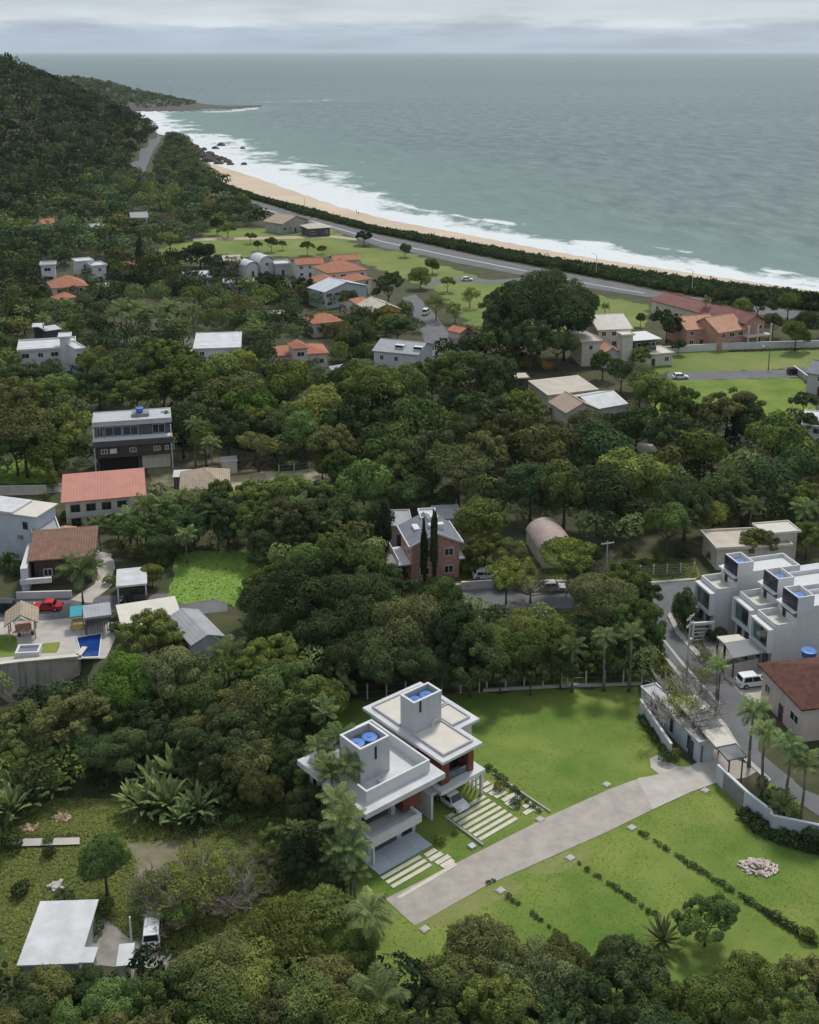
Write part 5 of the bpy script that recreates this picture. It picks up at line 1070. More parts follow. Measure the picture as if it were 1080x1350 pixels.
def frond_mesh(seed, nf=17, L_=1.0, droop=1.0, leaflets=22, lw=.34, up=(.2,1.25), broad=False):
    rng = random.Random(seed); V_ = []; F = []; T = []
    for i in range(nf):
        az = i*2.39996 + rng.uniform(-.2,.2); el = up[0]+(up[1]-up[0])*((i+.5)/nf) ; ln = L_*rng.uniform(.82,1.08)
        p = Vector((0,0,0)); d = Vector((math.cos(az)*math.cos(el), math.sin(az)*math.cos(el), math.sin(el))); side = Vector((-math.sin(az), math.cos(az), 0)); pts = [p.copy()]; ds = [d.copy()]; n = 10
        for k in range(n):
            p = p + d*ln/n; d = (d + Vector((0,0,-.16*droop*(.5+k/n)))).normalized(); pts.append(p.copy()); ds.append(d.copy())
        tt = rng.random()
        b = len(V_)
        for k, q in enumerate(pts):                   # rachis
            w = .014*(1-k/n)+.003; V_ += [tuple(q-side*w), tuple(q+side*w)]
        for k in range(n): F.append((b+2*k,b+2*k+1,b+2*k+3,b+2*k+2)); T.append(.75)
        if broad:
            b = len(V_)
            for k, q in enumerate(pts):
                w = lw*.36*math.sin(math.pi*min(1,(k/n)*.92+.06))**.7; nn = ds[k].cross(side); V_ += [tuple(q-side*w+Vector((0,0,-w*.35))), tuple(q), tuple(q+side*w+Vector((0,0,-w*.35)))]
            for k in range(1, n):
                for h in (0,1): F.append((b+3*k+h,b+3*k+h+1,b+3*k+h+4,b+3*k+h+3)); T.append(min(1,max(0,tt*.6+.35*rng.random())))
            continue
        for k in range(leaflets):
            t = .1+.9*k/leaflets; x = t*n; i0 = min(int(x), n-1); q = pts[i0].lerp(pts[i0+1], x-i0); d0 = ds[i0]; w = lw*math.sin(math.pi*(t*.86+.1))**.8
            for s in (-1,1):
                dv = (side*s*1.0 + d0*.75 + Vector((0,0,-.45*droop-rng.uniform(0,.35)))).normalized(); e_ = q+dv*w*rng.uniform(.8,1.15); m_ = q.lerp(e_, .5)+Vector((0,0,.03*w)); hw = d0*.020*(ln/L_+.2)
                b = len(V_); V_ += [tuple(q-hw*.6), tuple(m_-hw), tuple(e_), tuple(m_+hw)]; F.append((b,b+1,b+2,b+3)); T.append(min(1,max(0,tt*.5+rng.random()*.5)))
    return np_mesh('fronds', V_, F, LEAF['PG'], {'tint': T})
PALM = [frond_mesh(1), frond_mesh(2, 20, 1.0, 1.25), frond_mesh(3, 14, 1.0, .8)]
BIGL = [frond_mesh(7, 22, 1.0, .7, up=(.75,1.5), broad=True, lw=.30), frond_mesh(8, 28, 1.0, .9, up=(.6,1.5), broad=True, lw=.26)]
AGAVE = [frond_mesh(9, 26, 1.0, .25, up=(.0,1.4), broad=True, lw=.22)]
PTR = [mesh_of(MB().tube([(0,0,-.03),(.012*s,.0,.25),(.03*s,.012,.6),(.02*s,.02,1.0)], [.032,.021,.018,.017], 8), 'palm_trunk', M['palmtrunk']) for s in (-1,1)]
PTR[0].materials[0] = M['palmtrunk']
# ------------------------------------------------------------------ labels for plants
LAND = [('the two modern houses',530,1030),('the brick house',570,715),('the vaulted shed',726,710),('the townhouses',985,800),('the terracotta roof',1045,900),('the gatehouse',890,945),('the pool terrace',70,850),('the salmon red roof',138,645),('the dark three storey house',174,575),('the meadow side white roof',210,812),('the bent grey roof',272,825),('the white rectangular roof',65,1235),('the lower left parked car',202,1225),('the driveway end',530,1200),('the rubble heap',1001,1145),('the dark fig tree',710,415),('the cream gabled house',810,445),('the bright field',965,520),('the tan tile roof',755,520),('the low red tile roof',400,460),('the skylight sheet roof',520,455),('the left street white roof',285,455),('the terraced modern house',65,455),('the far left orange roof',92,375),('the red roof group',450,365),('the beach bar',405,290),('the greenish hip roof',270,640),('the wide beige roof',1000,705),('the sandy track',410,630),('the bright meadow',290,755),('the faded red brown roof',900,400),('the round pasture tree',263,330),('the hill road',190,205),('the yard planks pile',83,1079)]
USED = {}; PLANTS = []
ORD_ = ['nearest','second nearest','third nearest','fourth nearest','fifth nearest','sixth nearest','seventh nearest','eighth nearest','ninth nearest','tenth nearest','eleventh nearest','twelfth nearest','thirteenth nearest','fourteenth nearest','fifteenth nearest','sixteenth nearest']
ONES = ['','first','second','third','fourth','fifth','sixth','seventh','eighth','ninth']
def ordn(i):
    if i < 16: return ORD_[i]
    n = i+1
    if n < 20: return ['sixteenth','seventeenth','eighteenth','nineteenth'][n-16]+' nearest'
    t = n//10; return (['twentieth','thirtieth','fortieth','fiftieth'][t-2] if n%10 == 0 else ['twenty','thirty','forty','fifty'][t-2]+' '+ONES[n%10])+' nearest'
def note(o, look, cx, cy, cat, group): PLANTS.append([o, look, cx, cy, cat, group])
def fit(s):
    for a, b in (('leafy ',''),('bright ',''),('the dark three storey house','the dark terrace house'),('dotted ',''),(' nearest','')):
        if len(s.split()) > 16: s = s.replace(a, b)
    return s
def label_plants():
    b = {}
    for p in PLANTS:
        o, look, cx, cy, cat, group = p
        k, d = min(((l, math.hypot((l[1]-cx), (l[2]-cy)*1.2)) for l in LAND), key=lambda q: q[1]); dx, dy = cx-k[1], (cy-k[2])
        rel = ('right of' if dx > 0 else 'left of') if abs(dx) > abs(dy)*1.1 else ('in front of' if dy > 0 else 'behind')
        b.setdefault((look, rel, k[0]), []).append((d, p))
    for (look, rel, lm), q in b.items():
        q.sort(key=lambda z: z[0])
        for i, (d, p) in enumerate(q): tag(p[0], fit(f'{look} {rel} {lm}' if len(q) == 1 else f'{ordn(i)} {look} {rel} {lm}'), p[4], p[5])
LOOK = {'DG':'dark green leafy tree','MG':'mid green leafy tree','OL':'olive green leafy tree','BR':'brownish green leafy tree','YG':'yellow green bright tree','GG':'grey green leafy tree','BG':'fresh green dense tree'}
def slotmat(o, m):
    o.material_slots[0].link = 'OBJECT'; o.material_slots[0].material = m
def solve(cx, cy, r, fac):                           # base point and radius (m) of a crown seen at (cx,cy) with radius r photo px
    hc = 5.0
    for _ in range(8):
        p = G(cx, cy, hc); s = F_/PX(p)[2]; R = r/s; hc = R*fac
    return p, R, hc
rngT = random.Random(5)
def tree(cx, cy, r, k='MG', form=None, fac=None, look=None, trunk=True):
    form = form or ('fine' if cy > 700 else 'mid'); fac = fac or {'flat':1.7,'tall':1.7,'big':1.05}.get(form, rngT.uniform(1.15,1.45))
    if form in ('fine','mid') and rngT.random() < .5: form = 'airy' if form == 'fine' else 'airym'
    p, R, hc = solve(cx, cy, r, fac); e = bpy.data.objects.new('broadleaf_tree', None); C.objects.link(e); e.location = (p.x, p.y, hfun(cx, p.y)); e.rotation_euler = (0,0,rngT.uniform(0,6.28))
    sc = R/ (0.98 if form != 'tall' else .7); e.scale = (sc, sc, sc*rngT.uniform(.93,1.07)); e.empty_display_size = .2
    c_ = link('crown', rngT.choice(CR[form]), e); c_.location = (0,0,hc/sc); slotmat(c_, LEAF[k]); c_.rotation_euler = (rngT.uniform(-.28,.28),rngT.uniform(-.28,.28),rngT.uniform(0,6.28)); c_.scale = (rngT.uniform(.82,1.2),rngT.uniform(.82,1.2),rngT.uniform(.85,1.12))
    if trunk: t_ = link('trunk', rngT.choice(TR), e); t_.scale = (1,1,max(.6,(hc/sc)*.95))
    note(e, look or (('spreading ' if form == 'flat' else 'big ' if form == 'big' else 'narrow ' if form == 'tall' else 'thin ' if form == 'sparse' else '')+LOOK[k]), cx, cy, 'tree', 'broadleaf trees'); return e
def palm(cx, cy, r, h, k='PG', v=None, tr=True, mesh=None, look='feathery palm tree', name='palm_tree', group='palm trees', cat='palm tree'):
    p = G(cx, cy, h); R = r/(F_/PX(p)[2]); e = bpy.data.objects.new(name, None); C.objects.link(e); e.location = (p.x, p.y, hfun(cx, p.y)); e.rotation_euler = (0,0,rngT.uniform(0,6.28)); e.empty_display_size = .2
    q = link('crown', mesh or rngT.choice(PALM), e); q.location = (0.02*h,.02*h,h); q.scale = (R*1.12,)*3; slotmat(q, LEAF[k])
    if tr and h > .8: t_ = link('trunk', PTR[1], e); t_.scale = (h*.62+3.5,)*2+(h*1.01,); q.location = (.02*t_.scale[0],.02*t_.scale[0],h)
    note(e, look, cx, cy, cat, group); return e
def bigleaf(cx, cy, r, k='PG', h=.6):
    return palm(cx, cy, r, h, k, mesh=rngT.choice(BIGL), tr=False, look='broad leaved banana clump', name='banana_plant', group='banana plants', cat='plant')
def bare(cx, cy, r, m='twig', lv=None, look='bare grey branching tree', kl='OL', fac=.8):
    p, R, hc = solve(cx, cy, r, fac); e = bpy.data.objects.new('bare_tree', None); C.objects.link(e); e.location = (p.x, p.y, hfun(cx, p.y)); e.rotation_euler = (0,0,rngT.uniform(0,6.28)); s = R*1.0; e.scale = (s,s,s*max(.6,hc/R)); e.empty_display_size = .2
    b = link('branches', rngT.choice(BARE), e); slotmat(b, M[m])
    if lv: c_ = link('leaves', rngT.choice(CR['sparse']), e); c_.location = (0,0,.95); c_.scale = (lv,lv,lv*.8); slotmat(c_, LEAF[kl])
    note(e, look, cx, cy, 'tree', 'bare trees'); return e
def shrub(cx, cy, R, k='DG', form='small', look='low green shrub', group='shrubs', zs=.9):
    p = G(cx, cy); o = link('shrub', rngT.choice(CR[form])); o.location = (p.x, p.y, hfun(cx, p.y)+R*.5*zs); o.scale = (R,R,R*zs); o.rotation_euler = (0,0,rngT.uniform(0,6.28)); slotmat(o, LEAF[k]); note(o, look, cx, cy, 'shrub', group); return o
# ------------------------------------------------------------------ trees read from the photograph: crown centre x, y, radius (photo px), kind
T = []
def add(s):
    for q in s.split(';'):
        a = q.split()
        if a: T.append((float(a[0]), float(a[1]), float(a[2]), a[3], a[4] if len(a) > 4 else None))
# foreground band
add('285 1288 62 BR big;372 1238 60 OL big;425 1205 42 OL;330 1300 55 OL;228 1325 52 MG;440 1305 50 BR;150 1330 48 MG;60 1312 42 BR;30 1350 45 DG;405 1330 55 MG;380 1345 50 GG;300 1345 55 MG;112 1300 30 DG;470 1262 38 OL')
add('640 1262 62 BR big;590 1305 52 BR;700 1300 56 GG big;745 1275 46 BR;815 1272 42 DG;805 1325 58 DG;868 1325 48 DG;940 1330 50 OL;1005 1308 55 OL big;1062 1300 45 BR;560 1345 48 DG;660 1345 55 OL;740 1345 50 DG;900 1350 45 OL;1040 1345 45 MG;850 1290 30 DG tall')
add('932 1212 34 MG;137 1130 42 MG;415 1118 30 DG tall;432 1160 26 DG;395 1080 20 DG;345 1135 0.1 DG' if False else '932 1212 34 MG;137 1130 42 MG;415 1115 30 DG tall;436 1168 26 DG;396 1082 20 DG;360 1105 18 MG')
# left, below the pool wall
add('395 1000 30 DG;406 1035 26 MG;416 985 20 GG;412 1085 22 DG;402 1062 26 DG;424 1088 22 DG;400 1135 26 DG;418 1150 22 MG;388 1120 20 DG tall;370 1150 16 OL');add('175 905 52 BG big;232 890 52 GG;195 838 42 OL;255 915 40 MG;145 945 36 DG;205 950 40 DG;290 985 48 DG;322 935 50 BR sparse;320 948 44 GG;372 915 48 MG;405 965 40 DG;352 868 40 YG;330 1005 36 BR;345 1040 34 BR;385 1010 36 DG;312 1045 26 DG;95 950 44 BR;40 955 44 BR;70 985 30 MG;125 990 34 DG;165 990 34 DG;250 965 30 BR;10 930 30 OL;420 925 34 OL;410 1030 24 DG;440 905 28 GG;20 1000 30 OL;385 955 34 MG;278 940 34 OL;232 850 26 OL')
# big dark trees in the middle
add('392 782 62 DG big;448 752 52 MG;478 805 58 DG big;362 772 36 OL;430 840 46 DG;540 832 58 GG big;592 838 52 DG;508 862 48 DG;620 868 42 DG;560 878 40 DG;345 738 18 DG;455 868 42 DG;580 788 34 MG;650 850 38 OL;692 855 40 OL;730 845 38 OL;690 838 40 OL sparse;668 757 26 YG flat;750 728 34 YG flat;640 722 30 OL;765 832 34 DG;800 800 52 GG big;785 796 26 YG;842 826 40 MG;825 772 38 OL;845 790 30 DG;740 875 28 DG;660 885 26 DG;700 888 24 GG;600 885 24 DG;556 788 18 YG;630 690 34 OL;620 744 13 OL;670 730 26 BR;770 735 22 DG;812 860 30 DG;850 850 24 MG;795 872 22 OL')
add('520 800 44 DG;410 740 36 MG;370 815 40 DG;498 770 34 DG;500 830 42 DG;560 860 40 DG;640 880 28 DG;470 880 30 DG')
# right of centre and right edge
add('905 670 44 DG big;880 690 34 MG;940 680 26 YG;1000 718 24 BR;1065 708 26 OL;905 800 18 DG tall;1060 655 34 OL;1020 640 38 DG;980 655 30 DG;745 640 44 MG;790 650 44 DG;830 620 44 OL;700 640 40 DG;660 660 26 DG;960 540 38 BR;990 560 30 DG;900 540 34 OL;865 520 34 OL;845 505 30 GG sparse;1030 590 40 OL;1060 560 20 DG;1050 620 34 DG;925 590 38 OL;880 575 38 DG;840 565 36 DG;790 590 42 DG;770 560 30 BR sparse')
add('605 612 44 GG flat;570 600 40 GG;640 600 36 BR;555 560 44 MG;600 560 30 BR sparse;510 580 38 MG;640 545 36 DG;680 580 40 BR;720 590 40 BR;690 545 32 OL;655 500 34 DG;620 490 30 DG;600 480 22 MG;570 500 34 OL;530 510 34 MG;490 510 36 OL;455 500 32 OL;420 540 40 OL;400 570 34 MG;470 560 36 DG;440 590 30 BR;520 620 30 MG;480 640 34 MG;540 650 26 DG;500 690 22 DG tall;590 655 22 DG;380 500 36 YG;350 520 30 OL;330 540 36 BG;345 560 30 YG;300 520 36 BR;270 540 34 BR;250 500 36 OL;215 510 36 OL;180 520 30 OL;290 490 30 MG;320 480 22 YG;215 470 30 OL;190 480 24 MG;240 470 20 OL;160 500 26 MG;450 620 26 OL;425 610 14 YG tall')
add('30 560 44 BR flat;70 570 38 OL;20 590 34 MG;60 600 30 OL;10 530 34 BR;50 525 30 OL;85 510 28 MG;40 495 24 DG;130 510 26 DG;115 480 18 OL;68 632 10 YG tall;240 560 34 DG;340 590 24 BR;300 570 32 DG;270 580 26 OL;360 560 30 DG')
# palm grove row behind the meadow
add('215 685 30 MG;255 690 30 DG;300 680 34 DG;340 690 34 MG;380 690 36 GG;420 690 34 DG;330 655 30 OL;380 650 32 OL;420 655 30 MG;455 680 30 DG;300 700 24 DG;350 715 26 DG;395 715 28 DG;180 700 26 MG;210 720 20 DG;440 720 26 OL;200 755 16 OL;155 690 16 MG;290 650 20 OL')
# fig tree and its neighbours, pasture trees
add('712 405 60 DG big;680 420 40 DG;745 425 38 DG;660 405 28 DG;770 400 24 DG;700 450 30 DG;735 455 26 DG;660 450 22 MG;845 470 14 OL;795 480 18 OL;880 425 20 DG;840 495 16 BR;820 490 20 DG')
add('263 331 18 DG;512 377 22 DG;420 410 18 DG;495 348 10 DG tall;350 365 18 DG;400 378 16 DG;480 312 10 DG;534 328 9 DG;224 314 14 YG flat;210 318 12 MG;310 330 0.1 DG' if False else '263 331 18 DG;512 377 22 DG;358 372 18 DG;400 378 16 DG;480 312 10 DG;534 328 9 DG;224 314 15 YG flat;340 323 6 OL;358 320 9 OL;372 322 6 OL;405 325 8 OL;425 328 6 OL;330 312 7 OL;286 296 10 DG;300 302 10 OL;575 400 16 YG sparse;555 365 14 OL;590 372 10 OL;620 390 14 OL sparse;570 350 10 OL;600 410 14 OL sparse;460 395 14 DG;524 434 18 DG;508 424 14 MG;480 440 20 DG;460 450 20 DG;895 455 10 DG;1050 440 20 OL;1065 425 18 DG;1020 425 14 DG;1000 400 18 DG;960 398 20 DG;945 405 14 DG;1040 400 18 OL;935 385 8 DG tall;980 408 16 OL;1070 395 14 DG;1060 530 16 DG;845 420 8 DG;185 338 8 DG tall')
seen = {}
for (cx, cy, r, k, form) in T: tree(cx, cy, r, k, form)
# ------------------------------------------------------------------ random fill of the woods
KEEP_OFF = [s for s in SHEETS]
def clearpx(cx, cy, r, by):
    for x0, y0, x1, y1 in BBOX:
        if x0-r*.5 < cx < x1+r*.5 and y0-r*.6 < cy < y0+(y1-y0)*.55+r*.85 and by > y0: return False
    return True
DONE = [(t[0], t[1], t[2]) for t in T]; BBOX += [(640,770,765,803),(862,770,930,800),(548,384,606,474),(116,542,232,690),(168,1000,292,1078),(525,690,615,790),(140,398,268,450)]
NTREE = len(T); STUFF = []
def fill(poly, spc, rm, kinds, seed, indiv=True, low=False):
    global NTREE
    rng = random.Random(seed); x0 = min(p[0] for p in poly); x1 = max(p[0] for p in poly); y0 = min(p[1] for p in poly); y1 = max(p[1] for p in poly)
    ks = [k for k, n in kinds for _ in range(n)]; out_ = []
    tries = int((x1-x0)*(y1-y0)/12)
    for _ in range(tries):
        cx, cy = rng.uniform(x0,x1), rng.uniform(y0,y1)
        if not inpoly(cx, cy, poly): continue
        s = F_/PX(G(cx, cy, 4))[2]; R = rng.uniform(*rm); r = R*s
        if any((cx-a)**2 + ((cy-b)*1.35)**2 < ((r+c_)*spc)**2 for a, b, c_ in DONE): continue
        fac = rng.uniform(1.1,1.5); p, R, hc = solve(cx, cy, r, fac); by = PX((p.x,p.y,0)); 
        if any(inpoly(by[0], by[1], q) for q in KEEP_OFF) or not clearpx(cx, cy, r, by[1]): continue
        DONE.append((cx, cy, r)); out_.append((cx, cy, r, rng.choice(ks), fac))
    return out_
WOODS = [
 ([(-20,470),(230,470),(360,455),(480,480),(560,478),(620,470),(690,490),(720,540),(830,545),(880,560),(1100,570),(1100,680),(960,680),(900,700),(800,700),(690,680),(620,650),(480,650),(460,600),(350,590),(240,600),(110,600),(-20,620)], .62, (3.2,5.4), [('DG',5),('MG',4),('OL',4),('BR',2),('GG',2),('YG',1)], 1),
 ([(-20,400),(200,385),(340,385),(420,400),(560,430),(620,460),(560,480),(360,455),(230,470),(-20,470)], .60, (3.0,5.0), [('DG',5),('MG',5),('OL',3),('YG',1)], 2),
 ([(120,640),(470,640),(480,720),(360,720),(200,730),(120,690)], .6, (2.6,4.2), [('DG',4),('MG',4),('OL',2)], 3),
 ([(330,720),(480,700),(520,740),(640,800),(850,800),(850,880),(640,895),(450,890),(330,830)], .58, (2.6,4.5), [('DG',5),('MG',3),('OL',2)], 4),
 ([(-20,905),(110,915),(130,900),(300,860),(430,880),(430,1000),(390,1060),(240,1060),(150,1010),(-20,1030)], .58, (2.2,3.8), [('DG',4),('MG',3),('OL',2),('BR',2)], 5),
 ([(-20,1290),(500,1270),(560,1300),(600,1290),(760,1280),(900,1310),(1100,1290),(1100,1400),(-20,1400)], .6, (2.4,3.8), [('DG',3),('MG',3),('OL',4),('BR',4),('GG',1)], 6),
 ([(860,690),(960,690),(1100,680),(1100,740),(1050,730),(930,720)], .6, (2.5,4.0), [('DG',4),('OL',2)], 7),
 ([(940,395),(1100,410),(1100,450),(1020,440)], .7, (2.5,4.5), [('DG',4),('OL',2)], 8)]
cand = []
for w in WOODS: cand += [(c_, w[4]) for c_ in fill(w[0], w[1], w[2], w[3], w[4])]
cand.sort(key=lambda q: -q[0][1])
for (c_, sd) in cand:
    cx, cy, r, k, fac = c_
    if NTREE < 298: tree(cx, cy, r, k, rngT.choice(('fine','fine','big') if cy > 700 else ('mid','mid','mid','flat','tall')), fac); NTREE += 1
    else: STUFF.append((cx, cy, r, k, fac))
print('TREES', NTREE, 'to stuff', len(STUFF))
# ------------------------------------------------------------------ palms and other plants
for q in ((498,1315,48,6,'PG'),(484,1205,36,7,'PG'),(446,975,30,8.5,'PG'),(452,1085,34,8,'PG'),(462,1118,30,6.5,'PG'),(440,1055,28,7.5,'PG'),(430,940,24,7,'PG'),(455,1010,26,8.5,'PG'),
 (106,752,34,5.5,'PG'),(300,862,30,4.5,'PG'),(757,852,20,6.5,'PG'),(799,842,20,7.5,'PG'),(833,838,20,8,'PG'),(994,935,26,7.5,'PG'),(1012,968,24,8,'PG'),(1040,985,24,8.5,'PG'),(1062,1012,28,7,'PG'),(948,880,18,7,'PG'),
 (991,668,20,6,'GG'),(1062,672,22,6,'PG'),(215,668,24,6.5,'PG'),(190,665,20,7,'PG'),(235,655,20,7,'PG'),(170,680,20,5,'PG'),(260,668,22,6,'PG'),(130,690,18,5,'PG'),(285,675,20,7,'PG'),(360,680,20,6,'PG'),(395,670,22,6.5,'PG'),(430,690,20,6,'PG'),(245,705,18,5,'PG'),
 (165,410,16,9,'PG'),(180,405,15,10,'PG'),(195,412,16,10,'PG'),(150,415,14,9,'PG'),(210,418,15,9,'PG'),(225,405,15,10,'PG'),(240,415,15,9,'PG'),(255,410,15,9,'PG'),(172,420,14,8,'PG'),(188,420,14,8,'PG'),(232,425,14,8,'PG'),(158,404,14,9,'PG'),(218,410,14,9,'PG'),(335,425,11,6,'PG'),(345,432,11,5,'PG'),(280,585,16,8,'PG'),(255,560,16,9,'PG'),(590,600,0,0,'') if False else (850,455,9,5,'PG'),(797,405,8,6,'PG'),(932,398,9,7,'PG'),(88,432,9,4,'PG'),(80,462,9,3,'PG'),(30,410,11,7,'PG'),(55,420,11,7,'PG'),(100,420,11,6,'PG'),(1030,1058,20,3,'PG'),(390,1095,16,5,'PG'),(425,1010,22,8,'PG'),(418,985,22,8.5,'PG'),(434,1020,24,8,'PG'),(446,1120,26,6,'PG'),(470,1150,22,5,'PG'),(60,1015,22,2,'PG')):
    if q[3]: palm(q[0], q[1], q[2], q[3], q[4])
for x, y in ((758,871),(800,858),(834,854)):
    pass
for q in ((230,1030,44,'PG'),(200,1035,34,'PG'),(262,1045,34,'PG'),(20,1045,34,'PG'),(45,1020,26,'PG'),(5,1075,26,'PG'),(352,838,44,'PG'),(375,850,30,'PG'),(335,850,26,'PG'),(70,1000,24,'PG'),(225,1060,28,'PG'),(90,700,10,'BG'),(230,735,12,'PG'),(160,725,14,'YG'),(180,735,14,'YG'),(120,702,14,'BG'),(395,905,24,'PG'),(15,690,0,'') if False else (10,745,18,'BG')):
    bigleaf(*q)
palm(873, 1240, 30, .9, 'GG', mesh=AGAVE[0], tr=False, look='spiky blue green agave', name='agave_plant', group=None, cat='plant')
for q in ((262,1165,56,'twig',.9,'OL'),(300,1175,48,'palebark',None,''),(330,1158,32,'twig',.8,'OL'),(236,1195,40,'twig',.85,'BG'),(290,1140,36,'twig',.9,'YG'),(206,1182,40,'twig',.9,'GG'),(345,1120,26,'twig',.8,'OL'),(365,1148,26,'twig',None,''),(205,1165,34,'twig',.85,'BG'),(900,925,62,'palebark',.42,'YG'),(926,888,34,'palebark',.4,'OL'),(935,868,26,'palebark',.6,'GG'),(792,735,24,'palebark',.5,'GG'),(794,748,18,'palebark',None,''),(600,555,30,'twig',.7,'OL'),(855,508,22,'twig',.7,'OL'),(785,562,30,'twig',.8,'GG'),(825,612,0,'',None,'') if False else (690,815,38,'twig',.7,'OL'),(60,905,30,'twig',.8,'BR'),(240,1010,30,'twig',None,''),(255,620,14,'twig',.6,'OL'),(700,770,34,'twig',.6,'YG'),(275,448,14,'twig',.7,'GG'),(20,880,24,'twig',None,''),(545,870,0,'',None,'') if False else (1060,590,20,'palebark',None,'')):
    if q[2]: bare(q[0], q[1], q[2], q[3], q[4], 'bare branching tree' if q[4] is None else 'thin leaved branchy tree', q[5] or 'OL')
# two dark cypresses in front of the brick house
for x, y, h in ((559,776,11.4),(572,775,12.6),(508,735,10.0)):
    p = G(x, y); v, f, t = crown_data(int(x), 40, 9000, .05, shape=(.095,.095,1.0), zmin=-1, rc=(.2,.4), spread=.85); e = bpy.data.objects.new('cypress_tree', None); C.objects.link(e); e.location = p; e.scale = (h/2,)*3
    q = link('crown', np_mesh('crown_cypress', v, f, LEAF['DG'], {'tint': t*.4}), e); q.location = (0,0,1.05); q.scale = (.9 if x < 560 or True else 1,)*2+(.92,)
    if x == 508: q.scale = (1.9,1.9,.9)
    MB().tube([(0,0,-.02),(0,0,.5),(0,0,1.7)], [.03,.025,.008], 6).build('trunk', M['bark'], e)
    tag(e, {559:'narrow dark cypress before the brick house, the shorter of the pair',572:'narrow dark cypress before the brick house, the taller of the pair',508:'broad dark columnar conifer left of the brick house'}[x], 'tree', 'cypress trees')
p = G(185, 352); e = bpy.data.objects.new('cypress_tree', None); C.objects.link(e); e.location = p; v, f, t = crown_data(77, 30, 2500, .09, shape=(.16,.16,1.0), zmin=-1, rc=(.2,.4), spread=.85); e.scale = (7,)*3
q = link('crown', np_mesh('crown_cypress', v, f, LEAF['DG'], {'tint': t*.5}), e); q.location = (0,0,1.0); MB().tube([(0,0,-.02),(0,0,1.5)], [.03,.01], 6).build('trunk', M['bark'], e); tag(e, 'lone dark cypress at the pasture edge', 'tree', 'cypress trees')
# flower stalks of the three slender palms by the fence
# ------------------------------------------------------------------ hedge rows and shrubs
for x, y, r in ((222,1068,44),(260,1074,38),(190,1072,36),(240,1086,30),(205,1055,36),(175,1060,30),(282,1062,30),(15,1075,42),(42,1062,32),(70,1045,28),(365,862,46),(395,880,30)): bigleaf(x, y, r, 'PG', .8)
def row(a, b, n, R, look, k='HG', jit=1.2, form='dot', p=0.0):
    rng = random.Random(int(a[0]))
    for i in range(n):
        if rng.random() < p: continue
        t = (i+.5)/n; shrub(a[0]+(b[0]-a[0])*t+rng.uniform(-jit,jit), a[1]+(b[1]-a[1])*t+rng.uniform(-jit,jit)*.6, R*rng.uniform(.7,1.3), k, form, look, 'small shrubs in rows on the lawn')
row((842,1097),(1082,1250), 40, .42, 'shrub of the long dotted row', p=.12); row((985,1188),(1075,1245), 16, .55, 'shrub of the thick row end')
row((762,1138),(870,1212), 20, .36, 'shrub of the middle dotted row', p=.15); row((668,1182),(745,1238), 13, .34, 'shrub of the short dotted row', p=.2)
row((640,1168),(655,1160), 2, .3, 'tiny shrub at the driveway edge')
row((846,950),(882,1000), 9, .75, 'low gatehouse wall shrub', 'DG', form='small'); row((642,1012),(712,1072), 11, .5, 'low garden kerb shrub', 'HG', form='small')
for x, y, R, k in ((660,1042,.9,'OL'),(680,1062,.8,'DG'),(580,1112,.8,'OL'),(600,1100,.5,'MG'),(560,925,.6,'DG'),(1025,1062,1.6,'DG'),(1040,1075,1.4,'MG'),(1010,1060,1.0,'DG'),(65,1130,.9,'DG'),(30,1180,1.2,'DG'),(65,1112,.8,'OL'),(15,1120,1.6,'DG'),(85,1195,1.3,'DG'),(125,1230,1.2,'MG'),(140,1205,1.2,'MG'),(280,1085,1.6,'DG'),(310,1090,1.2,'MG'),(260,1090,1.0,'DG'),(345,1095,1.0,'MG'),(900,800,1.8,'DG'),(908,815,1.6,'DG'),(938,845,1.4,'DG'),(950,840,1.2,'GG'),(965,825,1.6,'DG'),(972,818,1.2,'DG'),(748,500,1.3,'DG'),(750,499,.8,'MG'),(880,1005,1.2,'DG'),(890,1000,1.0,'BR'),(905,905,.8,'YG'),(870,870,1.2,'YG'),(860,885,1.3,'OL'),(880,890,1.0,'YG'),(145,770,1.3,'OL'),(205,760,1.5,'OL'),(215,745,1.2,'BG'),(190,770,1.4,'OL'),(150,835,1.2,'YG'),(152,815,1.0,'YG'),(225,800,1.2,'OL'),(215,845,1.5,'OL'),(620,775,1.2,'OL'),(590,770,1.2,'MG'),(660,778,1.3,'OL'),(700,755,1.0,'OL'),(760,765,1.3,'DG'),(775,762,1.2,'DG'),(850,745,1.0,'GG'),(830,730,1.5,'DG'),(900,735,1.6,'DG'),(870,740,1.3,'OL'),(940,740,1.6,'DG'),(1065,1240,1.0,'OL'),(1070,1115,1.8,'DG'),(70,690,1.5,'YG'),(88,685,1.4,'BG'),(105,695,1.5,'MG'),(60,660,1.2,'YG'),(20,760,1.8,'DG'),(25,735,1.2,'YG'),(350,425,2.0,'YE'),(365,423,2.2,'YE'),(688,486,2.5,'YE'),(705,480,2.0,'OL'),(720,487,2.2,'YE'),(1052,965,.9,'DG'),(1005,1035,.9,'MG'),(440,900,1.0,'YE'),(165,935,.9,'YE'),(190,975,.8,'YE')):
    shrub(x, y, R, k, 'small', {'YE':'golden yellow shrub','YG':'yellow green shrub','DG':'dark green shrub','OL':'olive shrub','BG':'fresh green shrub','MG':'mid green shrub','GG':'grey green shrub','BR':'brownish shrub'}[k], 'garden shrubs', 1.0)
